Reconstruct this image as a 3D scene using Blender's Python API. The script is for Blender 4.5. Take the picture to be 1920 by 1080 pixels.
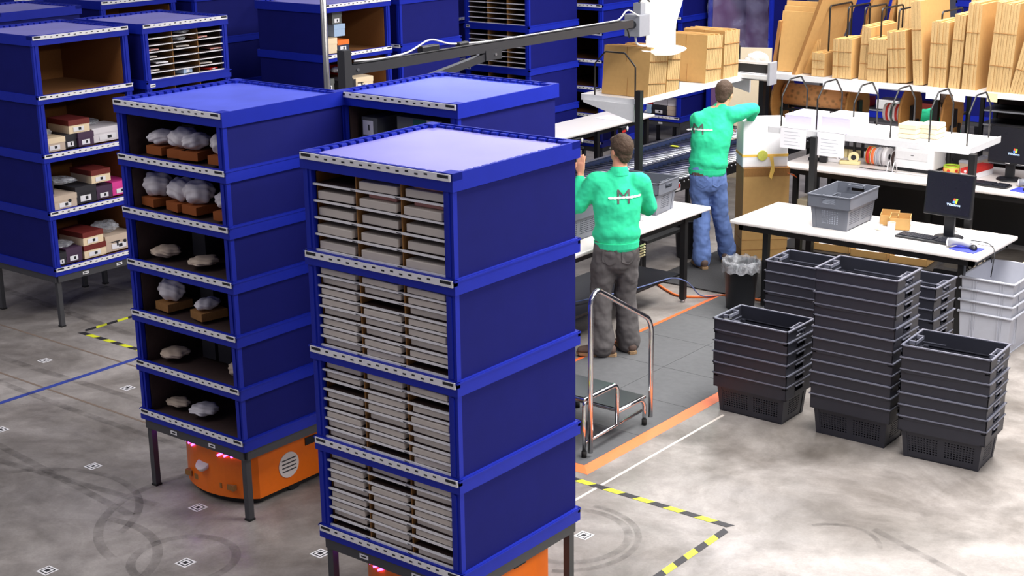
import bpy, bmesh, math, random
from mathutils import Vector, Matrix, Euler
from mathutils.bvhtree import BVHTree
random.seed(7)
PI = math.pi
C = bpy.context.scene.collection
for o in list(bpy.data.objects): bpy.data.objects.remove(o)

# ---------------------------------------------------------------- camera
CAMZ = 3.87
F_PX, PITCH, ROLL, YAW = 2755.4161, 0.2842866, 0.01340842, -0.67102421
def cam_matrix():
    cy, sy = math.cos(YAW), math.sin(YAW)
    fwd = Vector((sy*math.cos(PITCH), cy*math.cos(PITCH), -math.sin(PITCH)))
    right = Vector((cy, -sy, 0)); down = fwd.cross(right)
    r2 = right*math.cos(ROLL) + down*math.sin(ROLL)
    d2 = -right*math.sin(ROLL) + down*math.cos(ROLL)
    m = Matrix((r2, -d2, -fwd)).transposed().to_4x4()
    m.translation = (0, 0, CAMZ)
    return m
cd = bpy.data.cameras.new('camera'); cam = bpy.data.objects.new('camera', cd); C.objects.link(cam)
cd.sensor_width = 36; cd.lens = 36*F_PX/1920; cd.clip_end = 200
cam.matrix_world = cam_matrix()
bpy.context.scene.camera = cam

# ---------------------------------------------------------------- light
w = bpy.data.worlds.new('world'); bpy.context.scene.world = w; w.use_nodes = True
w.node_tree.nodes['Background'].inputs[0].default_value = (0.80, 0.80, 1.0, 1)
w.node_tree.nodes['Background'].inputs[1].default_value = 0.20
def area(name, loc, sx, sy, power, col=(1, .97, .94), target=None):
    l = bpy.data.lights.new(name, 'AREA'); l.shape = 'RECTANGLE'; l.size = sx; l.size_y = sy
    l.energy = power; l.color = col
    o = bpy.data.objects.new(name, l); C.objects.link(o); o.location = loc
    if target:
        d = Vector(target)-Vector(loc); o.rotation_euler = d.to_track_quat('-Z', 'Y').to_euler()
    return o
area('station_light', (-3.2, 10.0, 5.6), 2.0, 7.0, 600)
area('station_light', (-5.8, 13.6, 5.4), 4.0, 1.2, 360)
area('aisle_light', (0.4, 6.8, 4.5), 1.5, 7.0, 400)
area('hall_light', (-9.0, 2.5, 6.5), 2.5, 8.0, 210)
area('hall_light', (-12.0, 17.0, 6.5), 8.0, 1.5, 330, (.93, .93, 1))
vs = bpy.context.scene.view_settings
vs.view_transform = 'Standard'; vs.look = 'None'; vs.gamma = 1; vs.exposure = 0.38
vs.use_curve_mapping = False

# ---------------------------------------------------------------- materials
M = {}
def lin(c): return tuple(((v/255)/12.92 if v/255 <= .04045 else ((v/255+.055)/1.055)**2.4) for v in c)
def mat(name, rgb, rough=.5, metal=0, vary=.06, scale=30, bump=0, spec=.5, alpha=1, emit=None, stretch=None, trans=0):
    m = bpy.data.materials.new(name); m.use_nodes = True; nt = m.node_tree; b = nt.nodes['Principled BSDF']
    c = lin(rgb)
    b.inputs['Roughness'].default_value = rough; b.inputs['Metallic'].default_value = metal
    b.inputs['Specular IOR Level'].default_value = spec
    b.inputs['Alpha'].default_value = alpha
    b.inputs['Transmission Weight'].default_value = trans
    tc = nt.nodes.new('ShaderNodeTexCoord'); nz = nt.nodes.new('ShaderNodeTexNoise')
    nz.inputs['Scale'].default_value = scale; nz.inputs['Detail'].default_value = 4
    src = tc.outputs['Object']
    if stretch:
        mp = nt.nodes.new('ShaderNodeMapping'); mp.inputs['Scale'].default_value = stretch
        nt.links.new(src, mp.inputs[0]); src = mp.outputs[0]
    nt.links.new(src, nz.inputs['Vector'])
    mx = nt.nodes.new('ShaderNodeMix'); mx.data_type = 'RGBA'
    mx.inputs[6].default_value = (*[v*(1-vary) for v in c], 1)
    mx.inputs[7].default_value = (*[min(1, v*(1+vary)+vary*.01) for v in c], 1)
    nt.links.new(nz.outputs['Fac'], mx.inputs[0]); nt.links.new(mx.outputs[2], b.inputs['Base Color'])
    if bump:
        bp = nt.nodes.new('ShaderNodeBump'); bp.inputs['Strength'].default_value = bump; bp.inputs['Distance'].default_value = .01
        nt.links.new(nz.outputs['Fac'], bp.inputs['Height']); nt.links.new(bp.outputs[0], b.inputs['Normal'])
    if emit:
        b.inputs['Emission Color'].default_value = (*lin(emit[0]), 1); b.inputs['Emission Strength'].default_value = emit[1]
    M[name] = m
    return m
mat('tray_blue', (18, 37, 160), .45, spec=.3, vary=.1, scale=12)
mat('panel_blue', (11, 17, 100), .65, spec=.2, vary=.12, scale=9)
mat('sheet_top', (142, 138, 216), .33, vary=.22, scale=2.5, bump=.05)  # lavender base colour holds the ceiling lights' sheen on the pod tops
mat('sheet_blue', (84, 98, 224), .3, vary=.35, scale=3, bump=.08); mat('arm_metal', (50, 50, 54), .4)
mat('liner_brown', (128, 80, 32), .85, vary=.12, scale=60)
mat('kraft', (188, 148, 90), .85, vary=.1, scale=25)
mat('kraft_dark', (150, 105, 55), .9, vary=.3, scale=160, stretch=(1, 1, .25))
mat('kraft_edge', (190, 158, 108), .9, vary=.45, scale=220, bump=.4)
mat('label_white', (235, 233, 235), .5, vary=.03)
mat('ink', (25, 25, 30), .6)
mat('black_metal', (22, 22, 24), .45, vary=.1)
mat('grey_metal', (74, 74, 78), .45, metal=.3)
mat('white_lam', (236, 230, 226), .38, vary=.03, scale=6)
mat('white_metal', (226, 226, 228), .4)
mat('chrome', (215, 215, 218), .12, metal=1, vary=.02)
mat('steel', (180, 182, 186), .3, metal=1, vary=.05)
mat('crate_dark', (41, 42, 51), .42, vary=.1, scale=14)
mat('crate_rim_highlight', (112, 114, 128), .3, vary=.06)  # lighter than the crate body: rim highlights put into the colour
mat('crate_grey', (104, 108, 118), .42, vary=.08, scale=14)
mat('bin_light', (178, 180, 190), .45, vary=.05)
mat('orange', (246, 116, 6), .4, vary=.05)
mat('orange_edge', (246, 120, 62), .6, vary=.08)
mat('cable_orange', (240, 120, 50), .5)
mat('cable_blue', (90, 105, 150), .5)
mat('green_shirt', (44, 208, 152), .9, vary=.1, scale=14, bump=.5)
mat('green_pale', (40, 200, 140), .9, vary=.1)
mat('jeans', (98, 124, 182), .9, vary=.25, scale=12, bump=.5)
mat('charcoal', (88, 84, 84), .9, vary=.22, scale=12, bump=.5)
mat('skin', (222, 158, 128), .6, vary=.06)
mat('hair', (72, 54, 40), .8, vary=.35, scale=80, bump=.6)
mat('shoe_brown', (92, 74, 66), .7, vary=.25)
mat('shoe_sole', (150, 122, 90), .8)
mat('eye_white', (235, 232, 228), .3); mat('lip', (190, 110, 98), .5)
mat('screen', (28, 28, 36), .25, emit=((20, 20, 30), .3))
mat('screen_text', (190, 215, 250), .5, emit=((190, 215, 250), 1.2))
mat('logo_red', (230, 80, 50), .5, emit=((230, 80, 50), 1)); mat('logo_green', (120, 190, 60), .5, emit=((120, 190, 60), 1))
mat('logo_blue', (70, 130, 230), .5, emit=((70, 130, 230), 1)); mat('logo_yellow', (240, 200, 60), .5, emit=((240, 200, 60), 1))
mat('black_plastic', (24, 25, 30), .4); mat('key', (40, 42, 52), .45)
mat('grey_plastic', (150, 152, 160), .4); mat('printer_white', (238, 238, 240), .4, vary=.02)
mat('mousepad_blue', (62, 72, 210), .7)
mat('paper', (246, 244, 248), .7, vary=.02); mat('paper_lilac', (226, 220, 244), .8, vary=.08, scale=200, stretch=(.05, .05, 1))
mat('cream', (214, 204, 176), .7); mat('beige', (226, 210, 180), .8, vary=.05)
mat('red', (205, 42, 35), .5); mat('maroon', (112, 34, 26), .6); mat('box_cream', (236, 214, 178), .7)
mat('box_black', (38, 36, 42), .6); mat('box_plum', (70, 46, 72), .6); mat('pink', (226, 62, 150), .6)
mat('box_white', (226, 220, 222), .6); mat('box_grey', (92, 94, 92), .6); mat('box_green', (30, 92, 78), .6)
mat('box_lightblue', (160, 185, 214), .6); mat('box_navy', (48, 56, 80), .6); mat('box_orange', (240, 120, 40), .6)
mat('box_tan', (200, 180, 160), .7)
mat('gold', (230, 190, 90), .35, metal=.4); mat('seal', (205, 205, 90), .5, vary=.2, scale=90)
mat('ribbon_yellow', (250, 200, 96), .5); mat('ribbon_green', (170, 205, 50), .5)
mat('wood', (176, 124, 62), .6, vary=.18, scale=8, stretch=(1, 1, 6)); mat('floral', (226, 160, 92), .5, vary=.0)
mat('tape_cream', (240, 224, 170), .5); mat('bristle', (40, 40, 42), .9, vary=.6, scale=300, stretch=(1, 1, .05))
mat('post_blue', (30, 60, 215), .35)
mat('led', (190, 80, 255), .5, emit=((176, 70, 255), 7)); mat('badge', (225, 215, 210), .6)
mat('rubber', (20, 20, 20), .8); mat('mat_grey', (92, 93, 95), .85, vary=.15, scale=20, bump=.3)
mat('mat_black', (50, 50, 52), .85, vary=.3, scale=90, bump=.6)
mat('tape_yellow', (222, 226, 48), .6); mat('tape_black', (40, 38, 42), .6); mat('tape_blue', (48, 66, 150), .6)
mat('joint', (216, 206, 196), .8); mat('seam', (120, 104, 92), .9)
mat('conv_blue', (36, 52, 92), .4); mat('tread_black', (52, 52, 56), .35); mat('package', (200, 190, 180), .6, vary=.12, scale=4)
mat('rust', (150, 78, 24), .8); mat('package_rose', (214, 150, 140), .6); mat('lamp_white', (250, 246, 238), .4, emit=((255, 250, 240), .55))
mat('tile_pattern_red', (205, 60, 40), .5); mat('yellow_red', (232, 190, 90), .5)
mat('dark_stock_shade', (62, 44, 40), .7, vary=.3); mat('purple_brown', (126, 92, 138), .7, vary=.15, scale=3)  # dark brown also stands in for the shade inside unlit pods
mat('silver_tube', (170, 168, 166), .3, metal=.8)
def film(name, rgb, a, rough=.15, scale=6):
    m = mat(name, rgb, rough, vary=.2, scale=scale*3, bump=.6, spec=.8); nt = m.node_tree; b = nt.nodes['Principled BSDF']
    nz = nt.nodes.new('ShaderNodeTexNoise'); nz.inputs['Scale'].default_value = scale; nz.inputs['Detail'].default_value = 8
    nz.inputs['Distortion'].default_value = 1.2
    tc = nt.nodes.new('ShaderNodeTexCoord'); nt.links.new(tc.outputs['Object'], nz.inputs['Vector'])
    rp = nt.nodes.new('ShaderNodeValToRGB'); rp.color_ramp.elements[0].position = .42; rp.color_ramp.elements[1].position = .75
    rp.color_ramp.elements[0].color = (a, a, a, 1); rp.color_ramp.elements[1].color = (min(1, a*3.2),)*3+(1,)
    nt.links.new(nz.outputs['Fac'], rp.inputs[0]); nt.links.new(rp.outputs[0], b.inputs['Alpha'])
    return m
film('plastic_film', (170, 176, 215), .09, scale=2.5); film('clear_plastic', (225, 228, 235), .2, scale=12)
# floral wrap: noise colour patches
nt = M['floral'].node_tree; b = nt.nodes['Principled BSDF']
vz = nt.nodes.new('ShaderNodeTexVoronoi'); vz.inputs['Scale'].default_value = 16
rp = nt.nodes.new('ShaderNodeValToRGB'); rp.color_ramp.elements[0].color = (*lin((130, 84, 40)), 1); rp.color_ramp.elements[1].color = (*lin((238, 172, 110)), 1)
rp.color_ramp.elements[1].position = .45
tc = nt.nodes.new('ShaderNodeTexCoord'); nt.links.new(tc.outputs['Object'], vz.inputs['Vector'])
nt.links.new(vz.outputs['Distance'], rp.inputs[0]); nt.links.new(rp.outputs[0], b.inputs['Base Color'])

# ---------------------------------------------------------------- mesh builder
class MB:
    def __init__(s): s.bm = bmesh.new(); s.mats = []
    def mi(s, m):
        if m not in s.mats: s.mats.append(m)
        return s.mats.index(m)
    def _fin(s, verts, m, mtx=None, smooth=False):
        if mtx is not None: bmesh.ops.transform(s.bm, matrix=mtx, verts=verts)
        k = s.mi(m); fs = set()
        for v in verts:
            for f in v.link_faces: fs.add(f)
        for f in fs: f.material_index = k; f.smooth = smooth
        return s
    def box(s, a, b, m, mtx=None, bevel=0):
        x0, y0, z0 = a; x1, y1, z1 = b
        r = bmesh.ops.create_cube(s.bm, size=1)
        t = Matrix.Translation(((x0+x1)/2, (y0+y1)/2, (z0+z1)/2)) @ Matrix.Diagonal((abs(x1-x0), abs(y1-y0), abs(z1-z0), 1))
        bmesh.ops.transform(s.bm, matrix=t, verts=r['verts']); vs_ = r['verts']
        if bevel:
            es = set(e for v in vs_ for e in v.link_edges)
            rr = bmesh.ops.bevel(s.bm, geom=list(es), offset=bevel, segments=2, profile=.5, affect='EDGES')
            vs_ = [v for v in rr['verts']] + [v for v in vs_ if v.is_valid]
            vs_ = list({v for v in vs_ if v.is_valid})
        return s._fin(vs_, m, mtx)
    def cyl(s, p0, p1, r, m, r1=None, n=16, smooth=True, caps=True):
        p0, p1 = Vector(p0), Vector(p1); d = p1-p0; L = d.length
        q = d.to_track_quat('Z', 'Y').to_matrix().to_4x4()
        rr = bmesh.ops.create_cone(s.bm, cap_ends=caps, segments=n, radius1=r, radius2=r if r1 is None else r1, depth=L)
        s._fin(rr['verts'], m, Matrix.Translation((p0+p1)/2) @ q, smooth)
        for v in rr['verts']:
            for f in v.link_faces:
                if len(f.verts) > 4: f.smooth = False
        return s
    def sphere(s, c, r, m, sc=(1, 1, 1), n=12, mtx=None):
        rr = bmesh.ops.create_uvsphere(s.bm, u_segments=n*2, v_segments=n, radius=r)
        t = Matrix.Translation(c) @ (mtx or Matrix()) @ Matrix.Diagonal((*sc, 1))
        return s._fin(rr['verts'], m, t, True)
    def tube(s, pts, r, m, n=8, round_=0, closed=False):
        P = [Vector(p) for p in pts]
        if round_: P = fillet(P, round_)
        rings = []; up = Vector((0, 0, 1)); prev = None
        for i, p in enumerate(P):
            t = ((P[min(i+1, len(P)-1)]-p).normalized() + (p-P[max(i-1, 0)]).normalized()).normalized()
            if prev is None:
                a = t.cross(up)
                if a.length < .01: a = t.cross(Vector((1, 0, 0)))
            else: a = prev - t*prev.dot(t)
            a.normalize(); prev = a; bb = t.cross(a)
            rings.append([s.bm.verts.new(p + (a*math.cos(2*PI*k/n)+bb*math.sin(2*PI*k/n))*(r if not callable(r) else r(i/(len(P)-1)))) for k in range(n)])
        k_ = s.mi(m)
        for A, B in zip(rings, rings[1:]):
            for k in range(n):
                f = s.bm.faces.new((A[k], A[(k+1) % n], B[(k+1) % n], B[k])); f.smooth = True; f.material_index = k_
        for R_ in (rings[0][::-1], rings[-1]):
            f = s.bm.faces.new(R_); f.material_index = k_
        return s
    def poly(s, pts, m, thick=None):
        vs_ = [s.bm.verts.new(p) for p in pts]; f = s.bm.faces.new(vs_); f.material_index = s.mi(m)
        if thick is not None:
            r = bmesh.ops.extrude_face_region(s.bm, geom=[f]); nv = [e for e in r['geom'] if isinstance(e, bmesh.types.BMVert)]
            bmesh.ops.translate(s.bm, vec=Vector(thick), verts=nv)
            for v in nv:
                for g in v.link_faces: g.material_index = s.mi(m)
        return s
    def lathe(s, prof, m, n=24, c=(0, 0, 0)):
        rings = []
        for r, z in prof: rings.append([s.bm.verts.new((c[0]+r*math.cos(2*PI*k/n), c[1]+r*math.sin(2*PI*k/n), c[2]+z)) for k in range(n)])
        k_ = s.mi(m)
        for A, B in zip(rings, rings[1:]):
            for k in range(n):
                f = s.bm.faces.new((A[k], A[(k+1) % n], B[(k+1) % n], B[k])); f.smooth = True; f.material_index = k_
        return s
    def mesh(s, name):
        bmesh.ops.recalc_face_normals(s.bm, faces=s.bm.faces)
        me = bpy.data.meshes.new(name); s.bm.to_mesh(me); s.bm.free()
        for m in s.mats: me.materials.append(M[m])
        return me
    def build(s, name, parent=None, loc=(0, 0, 0), rz=0):
        return link(name, s.mesh(name), parent, loc, rz)
def fillet(P, r):
    out = [P[0]]
    for a, b_, c in zip(P, P[1:], P[2:]):
        d1 = (a-b_); d2 = (c-b_); rr = min(r, d1.length*.45, d2.length*.45)
        p1 = b_+d1.normalized()*rr; p2 = b_+d2.normalized()*rr
        for i in range(6):
            t = i/5; out.append(p1*(1-t)**2 + b_*2*t*(1-t) + p2*t*t)
    out.append(P[-1]); return out
def link(name, me, parent=None, loc=(0, 0, 0), rz=0, rot=None):
    o = bpy.data.objects.new(name, me); C.objects.link(o); o.parent = parent
    o.location = loc; o.rotation_euler = rot if rot else (0, 0, rz)
    return o
def tag(o, label, cat, group=None, kind=None):
    o['label'] = label; o['category'] = cat
    if group: o['group'] = group
    if kind: o['kind'] = kind
    return o
def thing(name, label, cat, loc=(0, 0, 0), rz=0, group=None, rot=None):
    return tag(link(name, None, None, loc, rz, rot), label, cat, group)
def struct(name, mb, loc=(0, 0, 0)):
    o = mb.build(name, None, loc); o['kind'] = 'structure'; return o
def kids(o): return [c for c in bpy.data.objects if c.parent == o]
def copy_tree(o, parent=None):
    c = o.copy(); C.objects.link(c); c.parent = parent
    for ch in kids(o): copy_tree(ch, c)
    return c
def dup(o, loc, rz=0, label=None, rot=None, group=None):
    c = copy_tree(o); c.location = loc; c.rotation_euler = rot if rot else (0, 0, rz)
    if label: c['label'] = label
    if group: c['group'] = group
    return c
def text_mesh(txt, size, m, extrude=.0006):
    cu = bpy.data.curves.new('text', 'FONT'); cu.body = txt; cu.size = size; cu.extrude = extrude
    o = bpy.data.objects.new('text', cu); C.objects.link(o)
    dg = bpy.context.evaluated_depsgraph_get(); me = bpy.data.meshes.new_from_object(o.evaluated_get(dg))
    bpy.data.objects.remove(o); me.materials.clear(); me.materials.append(M[m]); return me

# ---------------------------------------------------------------- the setting
def floor_material():
    m = mat('floor_concrete', (176, 170, 168), .42, vary=0); nt = m.node_tree; b = nt.nodes['Principled BSDF']
    N = nt.nodes.new; L = nt.links.new
    tc = N('ShaderNodeTexCoord')
    def noise(s, d=6, dist=0, st=None):
        n = N('ShaderNodeTexNoise'); n.inputs['Scale'].default_value = s; n.inputs['Detail'].default_value = d; n.inputs['Distortion'].default_value = dist
        n.inputs['Roughness'].default_value = .65
        if st:
            mp = N('ShaderNodeMapping'); mp.inputs['Scale'].default_value = st; L(tc.outputs['Object'], mp.inputs[0]); L(mp.outputs[0], n.inputs['Vector'])
        else: L(tc.outputs['Object'], n.inputs['Vector'])
        return n
    def ramp(n, a, b_, c0, c1):
        r = N('ShaderNodeValToRGB'); r.color_ramp.elements[0].position = a; r.color_ramp.elements[1].position = b_
        r.color_ramp.elements[0].color = (*c0, 1); r.color_ramp.elements[1].color = (*c1, 1); L(n.outputs['Fac'], r.inputs[0]); return r
    def mul(a, b_):
        x = N('ShaderNodeMix'); x.data_type = 'RGBA'; x.blend_type = 'MULTIPLY'; x.inputs[0].default_value = 1
        L(a, x.inputs[6]); L(b_, x.inputs[7]); return x.outputs[2]
    base = ramp(noise(.9, 8, .6), .36, .64, lin((122, 116, 110)), lin((176, 170, 166)))
    r2 = ramp(noise(4, 8, .4), .3, .7, (.72, .71, .70), (1.08, 1.07, 1.06))
    r3 = ramp(noise(60, 4), .25, .75, (.86, .86, .86), (1.06, 1.06, 1.06))
    r4 = ramp(noise(1.7, 10, 1.4), .40, .56, (.84, .83, .82), (1.0, 1.0, 1.0))
    out = mul(mul(mul(base.outputs[0], r2.outputs[0]), r3.outputs[0]), r4.outputs[0])
    L(out, b.inputs['Base Color'])
    rr = ramp(noise(3, 6), .3, .7, (.28,)*3, (.55,)*3); L(rr.outputs[0], b.inputs['Roughness'])
    bp = N('ShaderNodeBump'); bp.inputs['Strength'].default_value = .08; L(noise(25).outputs['Fac'], bp.inputs['Height']); L(bp.outputs[0], b.inputs['Normal'])
floor_material()
struct('floor', MB().box((-34, -3, -.1), (8, 36, 0), 'floor_concrete'))
mat('wall_paint', (120, 122, 140), .8)
struct('wall_far', MB().box((-34, 27.8, 0), (8, 28, 7), 'wall_paint'))
struct('wall_left', MB().box((-34, -3, 0), (-33.8, 27.8, 7), 'wall_paint'))
# expansion joint lines sawn in the slab
j = MB(); j.box((-4.985, 2.5, .0005), (-4.965, 8.7, .0015), 'joint'); struct('trim_1', j)
for i, (y0, x0, x1) in enumerate(((6.835, -11.6, -7.6), (6.10, -10.2, -7.7))):
    struct('trim_%d' % (i+2), MB().box((x0, y0, .0004), (x1, y0+.02, .0012), 'seam'))
# anti fatigue flooring with orange bevelled edge
mt = MB()
X0, X1, Y0, Y1 = -6.50, -5.23, 7.33, 11.25
nx, ny = 2, 6
for i in range(nx):
    for k in range(ny):
        a = X0+(X1-X0)*i/nx; c = X0+(X1-X0)*(i+1)/nx; d = Y0+(Y1-Y0)*k/ny; e = Y0+(Y1-Y0)*(k+1)/ny
        mt.box((a+.002, d+.002, 0.0005), (c-.002, e-.002, .015), 'mat_grey')
mo = thing('floor_mat', 'long dark grey rubber mat with orange sloping edges under the step stool', 'floor mat')
mt.build('mat_tiles', mo)
e_ = MB()
e_.poly([(X1, Y0-.0, .015), (X1+.085, Y0-.085, .001), (X1+.085, Y1, .001), (X1, Y1, .015)], 'orange_edge', (0, 0, -.001))
e_.poly([(X0, Y0, .015), (X0-.0, Y0-.085, .001), (X1+.085, Y0-.085, .001), (X1, Y0, .015)], 'orange_edge', (0, 0, -.001))
e_.poly([(X0-.06, Y0, .001), (X0, Y0, .015), (X0, Y1, .015), (X0-.06, Y1, .001)], 'orange_edge', (0, 0, -.001))
e_.build('edge_strip', mo)
tag(MB().box((-7.35, 11.35, .0005), (-6.2, 12.75, .012), 'mat_black', ).build('floor_mat'), 'black studded rubber mat under the worker in blue jeans', 'floor mat')
# hazard tape rectangles
def hazard(name, pts, label, w=.05, step=.11):
    mb = MB()
    for (a, b_) in zip(pts, pts[1:]):
        a, b_ = Vector((*a, 0)), Vector((*b_, 0)); d = b_-a; L = d.length; d.normalize(); n = Vector((-d.y, d.x, 0))
        k = int(L/step)
        for i in range(k):
            p = a+d*(L*i/k); q = a+d*(L*(i+1)/k); sh = d*.03
            mb.poly([p-n*w/2+Vector((0, 0, .002)), q-n*w/2+Vector((0, 0, .002)), q+n*w/2+sh+Vector((0, 0, .002)), p+n*w/2+sh+Vector((0, 0, .002))],
                    'tape_yellow' if i % 2 else 'tape_black', (0, 0, -.001))
    return tag(mb.build(name), label, 'floor tape')
hazard('hazard_tape', [(-6.4, 7.145), (-4.02, 7.125)], 'yellow and black tape running right from the front of the mat to a corner')
hazard('hazard_tape', [(-4.0, 7.08), (-4.02, 4.6)], 'yellow and black tape running from the right corner down to the bottom edge')
hazard('hazard_tape', [(-10.42, 7.13), (-9.3, 7.13)], 'yellow and black tape with square blocks left of the six tier pod')
hazard('hazard_tape', [(-10.42, 7.17), (-10.42, 8.3)], 'thin yellow and black tape receding beside the legs of the left pod')
tag(MB().box((-9.475, 4.6, .0005), (-9.425, 7.4, .002), 'tape_blue').build('floor_tape'), 'straight dark blue tape line across the concrete at left', 'floor tape')
# square position markers stuck to the floor
fm = MB(); fm.box((-.045, -.045, 0), (.045, .045, .001), 'label_white')
fm.box((-.034, -.034, .001), (.034, .034, .0014), 'ink'); fm.box((-.026, -.026, .0014), (.026, .026, .0018), 'label_white'); fm.box((-.014, -.014, .0018), (.014, .014, .0022), 'ink')
fme = fm.mesh('marker')
marks = [(-4.64, 6.50, 'right of the large pod inside the hazard tape corner'), (-5.73, 5.39, 'left of the large moving pod near the bottom edge'), (-6.27, 4.84, 'inside the round tyre mark at the bottom'),
         (-7.88, 5.39, 'on bare concrete left of the orange robot'), (-8.94, 6.49, 'just right of the blue tape line'), (-10.02, 6.50, 'between the blue tape line and the hazard tape'),
         (-6.80, 5.38, 'at the foot of the orange robot'), (-6.83, 4.30, 'in the bottom left beside the tyre curves'), (-8.97, 5.40, 'at the left edge of the picture low down')]
for x, y, t in marks:
    tag(link('floor_marker', fme, None, (x, y, .0006), random.uniform(-.05, .05)), 'white square floor marker '+t, 'marker', 'square floor markers')
# tyre scuffs
def arc(cx, cy, r, a0, a1, w, rx=1):
    return [(cx+r*rx*math.cos(math.radians(a0+(a1-a0)*i/40)), cy+r*math.sin(math.radians(a0+(a1-a0)*i/40))) for i in range(41)]
scm = bpy.data.materials.new('scuff'); scm.use_nodes = True; nt = scm.node_tree; b = nt.nodes['Principled BSDF']
b.inputs['Base Color'].default_value = (*lin((62, 56, 52)), 1); b.inputs['Roughness'].default_value = .6
nz = nt.nodes.new('ShaderNodeTexNoise'); nz.inputs['Scale'].default_value = 9; nz.inputs['Detail'].default_value = 8
tc = nt.nodes.new('ShaderNodeTexCoord'); nt.links.new(tc.outputs['Object'], nz.inputs['Vector'])
rp = nt.nodes.new('ShaderNodeValToRGB'); rp.color_ramp.elements[0].position = .3; rp.color_ramp.elements[0].color = (.0,)*3+(1,); rp.color_ramp.elements[1].position = .8; rp.color_ramp.elements[1].color = (.38,)*3+(1,)
nt.links.new(nz.outputs['Fac'], rp.inputs[0]); nt.links.new(rp.outputs[0], b.inputs['Alpha']); M['scuff'] = scm
sc = MB()
def ribbon(mb, pts, w, z, m):
    P = [Vector((*p, z)) for p in pts]; L, R_ = [], []
    for i, p in enumerate(P):
        t = (P[min(i+1, len(P)-1)]-P[max(i-1, 0)]).normalized(); n = Vector((-t.y, t.x, 0))*w/2
        L.append(mb.bm.verts.new(p+n)); R_.append(mb.bm.verts.new(p-n))
    for i in range(len(P)-1):
        f = mb.bm.faces.new((L[i], L[i+1], R_[i+1], R_[i])); f.material_index = mb.mi(m)
for i, (pts, w_) in enumerate([(arc(-6.31, 4.86, .30, 0, 360, 0), .055), (arc(-6.9, 4.35, .62, -30, 110, 0), .06), (arc(-4.72, 6.45, .36, -150, 150, 0), .05), (arc(-4.75, 6.42, .46, -60, 100, 0), .04),
                  (arc(-7.6, 4.6, .75, 20, 150, 0), .05), ([(-12.5+i_*.15, 6.35+.02*math.sin(i_*.3)) for i_ in range(36)], .07), ([(-12.2+i_*.15, 5.98+.03*math.sin(i_*.2)) for i_ in range(34)], .06),
                  ([(-11+i_*.12, 5.45-.012*i_) for i_ in range(34)], .06), ([(-12.6+i_*.1, 8.0+.01*i_) for i_ in range(30)], .08), ([(-12.6+i_*.1, 7.55-.008*i_) for i_ in range(34)], .08), ([(-9.8+i_*.12, 4.9+.015*i_) for i_ in range(24)], .06),
                  (arc(-10.6, 8.1, .8, 130, 250, 0), .06), (arc(-9.9, 8.3, .5, 170, 330, 0), .05), (arc(-6.5, 5.4, .8, 150, 260, 0), .06), ([(-3.3+i_*.03, 7.6-.012*i_) for i_ in range(24)], .05), (arc(-3.4, 7.3, .25, 20, 150, 0), .03)]):
    ribbon(sc, pts, w_, .0030+i*.00005, 'scuff')
struct('trim_9', sc)
# ---------------------------------------------------------------- storage pods
HW = .48; ZB = .54; ZT = 2.52
cache = {}
def cm(key, fn, name):
    if key not in cache: cache[key] = fn().mesh(name)
    return cache[key]
def tray_mb(top):
    b = MB(); W = HW+.01
    if not top:
        b.box((-W, -W, -.075), (W, W, -.03), 'tray_blue')
        for a, c in (((-W, -W, -.03), (-W+.02, W, 0)), ((W-.02, -W, -.03), (W, W, 0)), ((-W, -W, -.03), (W, -W+.02, 0)), ((-W, W-.02, -.03), (W, W, 0))): b.box(a, c, 'tray_blue')
        b.box((-W-.004, -W-.004, -.012), (W+.004, -W+.004, -.004), 'tray_blue'); b.box((W-.002, -W, -.012), (W+.004, W, -.004), 'tray_blue')
    else:
        b.box((-W, -W, -.085), (W, W, -.035), 'tray_blue')
        t = .035
        for a, c in (((-W, -W, -.035), (-W+.012, W, 0)), ((W-.012, -W, -.035), (W, W, 0)), ((-W, -W, -.035), (W, -W+.012, 0)), ((-W, W-.012, -.035), (W, W, 0))): b.box(a, c, 'tray_blue')
        n = 16; p = 2*W/n
        for i in range(n):
            u = -W+p*i
            for s in (-1, 1):
                b.box((u+.01, s*(W-.010), -.035), (u+p-.012, s*(W-.04), -.006), 'tray_blue'); b.box((s*(W-.010), u+.01, -.035), (s*(W-.04), u+p-.012, -.006), 'tray_blue')
        for sx in (-1, 1):
            for sy in (-1, 1): b.box((sx*W, sy*W, -.035), (sx*(W-.07), sy*(W-.07), .001), 'tray_blue')
    return b
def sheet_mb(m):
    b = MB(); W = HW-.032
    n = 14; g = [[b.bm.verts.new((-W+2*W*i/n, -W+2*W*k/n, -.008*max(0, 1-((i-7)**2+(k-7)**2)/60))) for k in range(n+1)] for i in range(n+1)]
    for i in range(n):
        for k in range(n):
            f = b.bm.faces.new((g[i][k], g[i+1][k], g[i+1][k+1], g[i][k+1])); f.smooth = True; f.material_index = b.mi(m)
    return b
def label_mb():
    b = MB(); W = HW
    b.box((-W, -HW-.0175, -.036), (W, -HW-.010, -.004), 'label_white')
    b.box((-W+.01, -HW-.0185, -.022), (-W+.075, -HW-.017, -.008), 'ink'); b.box((W-.075, -HW-.0185, -.022), (W-.01, -HW-.017, -.008), 'ink')
    for i in range(13):
        x = -W+.11+i*.058; b.box((x, -HW-.0185, -.020-(i % 2)*.006), (x+.02, -HW-.017, -.012-(i % 2)*.006), 'ink')
    return b
def post_mb(h, s):
    b = MB(); x0, x1 = (-HW, -HW+.055) if s < 0 else (HW-.055, HW)
    b.box((x0, -HW, 0), (x1, -HW+.03, h), 'tray_blue'); xm = (x0+x1)/2
    b.box((xm-.008, -HW-.006, .01), (xm+.008, -HW, h-.01), 'tray_blue')
    return b
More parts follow.
